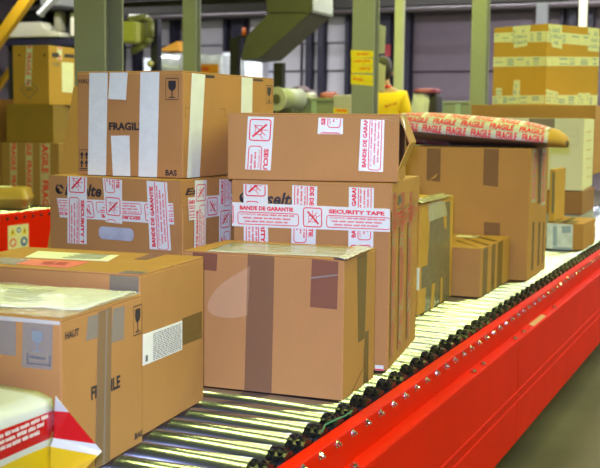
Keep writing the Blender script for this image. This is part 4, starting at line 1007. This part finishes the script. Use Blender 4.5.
# silver bag with dark side hanging open, on stand
sb = empty('refuse_bag', (at(424, 100, 1, 11.2).x, 11.2, PLAT), 0, 'silver bag with red and black edges on a stand beside the mauve door', 'bag')
zt = at(424, 88, 1, 11.2).z-PLAT
def soft(name, c, s, m, par, seed):
    bm = bmesh.new(); bmesh.ops.create_icosphere(bm, subdivisions=4, radius=1)
    for v in bm.verts:
        q = v.co.copy(); k = 1+.12*noise.noise(q*2+Vector((seed, 0, 0))); v.co = Vector([c[i]+math.copysign(abs(q[i])**.55, q[i])*s[i]*k for i in range(3)])
    return from_bm(name, bm, m, par, True)
soft('sack', (-.05, .12, zt-.42), (.11, .12, .40), mat('silver_film', (.58, .60, .64), .2, bump=.8, bscale=12), sb, 1); soft('dark_side', (.085, .14, zt-.44), (.06, .12, .40), mat('black_cloth', (.02, .018, .025), .7), sb, 2); soft('red_rim', (-.01, .12, zt-.03), (.135, .13, .028), mat('plum_red', (.28, .05, .09), .5), sb, 3)
box('stand', (-.15, .0, 0), (.14, .26, zt-.80), DARK, sb, .005, 1)
# paper sheets hung beside the taped column
for q, nm, lab, m in ((((377.6, 54), (384.5, 53.2), (385.8, 26.5), (378, 24)), 'paper_sheet', 'cream paper sheet hung high on the right side of the taped column', GREEN_L), (((376.5, 92), (384.5, 91), (385.5, 66), (377, 62)), 'paper_sheet', 'pale paper sheet hung below the upper one beside the person', mat('pale_sheet', (.62, .60, .42), .6))):
    V = [at(x, y, 1, 9.14) for x, y in q]; V = [Vector((v.x, 9.14, v.z)) for v in V]; V2 = [v+Vector((0, .003, 0)) for v in V]
    o = mk(nm, V+V2, [(0, 1, 2, 3), (7, 6, 5, 4), (0, 4, 5, 1), (1, 5, 6, 2), (2, 6, 7, 3), (3, 7, 4, 0)], m); tag(o, lab, 'paper')
a, b = at(383, 56, 1, 19.6), at(388.5, 44, 1, 19.6); o = box('wall_sign', (a.x, 19.70, a.z), (b.x, 19.745, b.z), mat('sign_red', (.55, .06, .08), .5), None, .004, 1); tag(o, 'small red notice on the dark dock column beside the cream post', 'sign')

# ================================================================== PERSON (seen from behind, mostly hidden by the taped column)
pc = at(382.5, 100, 1, 9.75); HP = 1.78
pn = empty('person', (pc.x, 9.75, PLAT), R(18), 'person in a yellow T-shirt with red collar seen from behind beside the taped column', 'person')
SKIN = mat('skin', (.45, .26, .18), .55); SHIRT = mat('yellow_shirt', (.85, .58, .01), .75, bump=.3, bscale=12); TROU = mat('dark_trousers', (.03, .03, .05), .8); HAIR = mat('dark_hair', (.015, .011, .01), .6)
def skin(name, J, E, rad, m, root=0, sub=2):
    me = bpy.data.meshes.new(name); me.from_pydata(J, E, []); o = bpy.data.objects.new(name, me); COL.objects.link(o); me.materials.append(m); o.parent = pn
    md = o.modifiers.new('skin', 'SKIN'); md.use_smooth_shade = True
    me.skin_vertices or None
    sv = me.skin_vertices[0].data if len(me.skin_vertices) else None
    if sv is None:
        bm = bmesh.new(); bm.from_mesh(me); bm.verts.layers.skin.verify(); bm.to_mesh(me); bm.free(); sv = me.skin_vertices[0].data
    for i, rr in enumerate(rad): sv[i].radius = rr if isinstance(rr, tuple) else (rr, rr); sv[i].use_root = (i == root)
    s = o.modifiers.new('sub', 'SUBSURF'); s.levels = sub; s.render_levels = sub
    return o
k = HP/1.78
J = [(0, 0, .95), (0, .01, 1.12), (0, .0, 1.30), (0, .0, 1.44), (0, .015, 1.53), (0, .04, 1.62), (0, .045, 1.72)]
Rd = [(.15, .10), (.14, .10), (.16, .11), (.13, .09), .055, (.075, .09), (.06, .075)]
E_ = [(0, 1), (1, 2), (2, 3), (3, 4), (4, 5), (5, 6)]
for sx in (-1, 1):
    b0 = len(J); J += [(.17*sx, 0, 1.43), (.22*sx, .02, 1.16), (.20*sx, .20, .98), (.185*sx, .27, .95)]; Rd += [.062, .048, .034, (.022, .042)]
    E_ += [(3, b0), (b0, b0+1), (b0+1, b0+2), (b0+2, b0+3)]
    for i, (dx, L) in enumerate(((-.030, .065), (-.010, .080), (.010, .085), (.030, .078))):
        q = len(J); J += [((.185+dx)*sx, .31, .945), ((.185+dx)*sx, .31+L*.55, .935), ((.185+dx)*sx, .31+L, .915)]; Rd += [.009, .009, .008]; E_ += [(b0+3, q), (q, q+1), (q+1, q+2)]
    q = len(J); J += [((.185-.045)*sx, .28, .94), ((.185-.065)*sx, .32, .925)]; Rd += [.010, .009]; E_ += [(b0+3, q), (q, q+1)]
    b0 = len(J); J += [(.10*sx, 0, .90), (.11*sx, .015, .50), (.115*sx, -.02, .09), (.12*sx, .13, .045)]; Rd += [.088, .06, .042, (.045, .03)]
    E_ += [(0, b0), (b0, b0+1), (b0+1, b0+2), (b0+2, b0+3)]
skin('body', J, E_, Rd, SKIN)
J = [(0, 0, .93), (0, .01, 1.12), (0, 0, 1.30), (0, 0, 1.445)]; Rd = [(.18, .125), (.17, .125), (.185, .13), (.145, .10)]; E_ = [(0, 1), (1, 2), (2, 3)]
for sx in (-1, 1): b0 = len(J); J += [(.175*sx, 0, 1.435), (.215*sx, .012, 1.24)]; Rd += [.082, .080]; E_ += [(3, b0), (b0, b0+1)]
shirt = skin('shirt', J, E_, Rd, SHIRT)
J = [(0, 0, .97)]; Rd = [(.165, .115)]; E_ = []
for sx in (-1, 1): b0 = len(J); J += [(.10*sx, 0, .88), (.11*sx, .015, .50), (.115*sx, -.02, .10)]; Rd += [.10, .078, .066]; E_ += [(0, b0), (b0, b0+1), (b0+1, b0+2)]
skin('trousers', J, E_, Rd, TROU)
for sx in (-1, 1): box('shoe', (.12*sx-.05, -.09, 0), (.12*sx+.05, .2, .085), BLACKP, pn, .025, 2)
def ell(name, c, s, m, cut=None):
    bm = bmesh.new(); bmesh.ops.create_uvsphere(bm, u_segments=24, v_segments=14, radius=1)
    for v in bm.verts: v.co = Vector((c[0]+v.co.x*s[0], c[1]+v.co.y*s[1], c[2]+v.co.z*s[2]))
    if cut: bmesh.ops.bisect_plane(bm, geom=bm.verts[:]+bm.edges[:]+bm.faces[:], plane_co=cut[0], plane_no=cut[1], clear_outer=True)
    return from_bm(name, bm, m, pn, True)
ell('hair', (0, .02, 1.69), (.092, .115, .125), HAIR, ((0, .075, 1.66), (0, .8, -.55)))
for sx in (-1, 1): ell('ear', (.083*sx, .04, 1.655), (.012, .022, .032), SKIN); ell('eye', (.032*sx, .132, 1.675), (.014, .01, .009), PAPER)
ell('nose', (0, .142, 1.645), (.014, .02, .024), SKIN); ell('mouth', (0, .128, 1.60), (.026, .01, .007), mat('lips', (.35, .12, .1), .5))
bm = bmesh.new()
for i in range(16):
    a0, a1 = 2*math.pi*i/16, 2*math.pi*(i+1)/16
    bm_cyl(bm, (.075*math.cos(a0), .012+.065*math.sin(a0), 1.515-.01*math.sin(a0)), (.075*math.cos(a1), .012+.065*math.sin(a1), 1.515-.01*math.sin(a1)), .016, seg=8)
from_bm('collar', bm, mat('red_collar', (.60, .03, .02), .7), pn, True)
# unreadable red print on the back of the shirt, laid onto the cloth
rg = random.Random(5); V = []; Fc = []
for i in range(7):
    x0 = .03+i*.018; h_ = rg.uniform(.018, .03)
    for a in range(3):
        o = len(V); z0 = 1.33+a*h_/3+i*.004; V += [(x0, -.16, z0), (x0+.012, -.16, z0), (x0+.012, -.16, z0+h_/3), (x0, -.16, z0+h_/3)]; Fc.append((o, o+1, o+2, o+3))
o = mk('shirt_print', V, Fc, mat('shirt_print_red', (.6, .08, .02), .7), pn); o['kind'] = 'stuff'
sw = o.modifiers.new('wrap', 'SHRINKWRAP'); sw.target = shirt; sw.wrap_method = 'NEAREST_SURFACEPOINT'; sw.wrap_mode = 'ABOVE_SURFACE'; sw.offset = .003
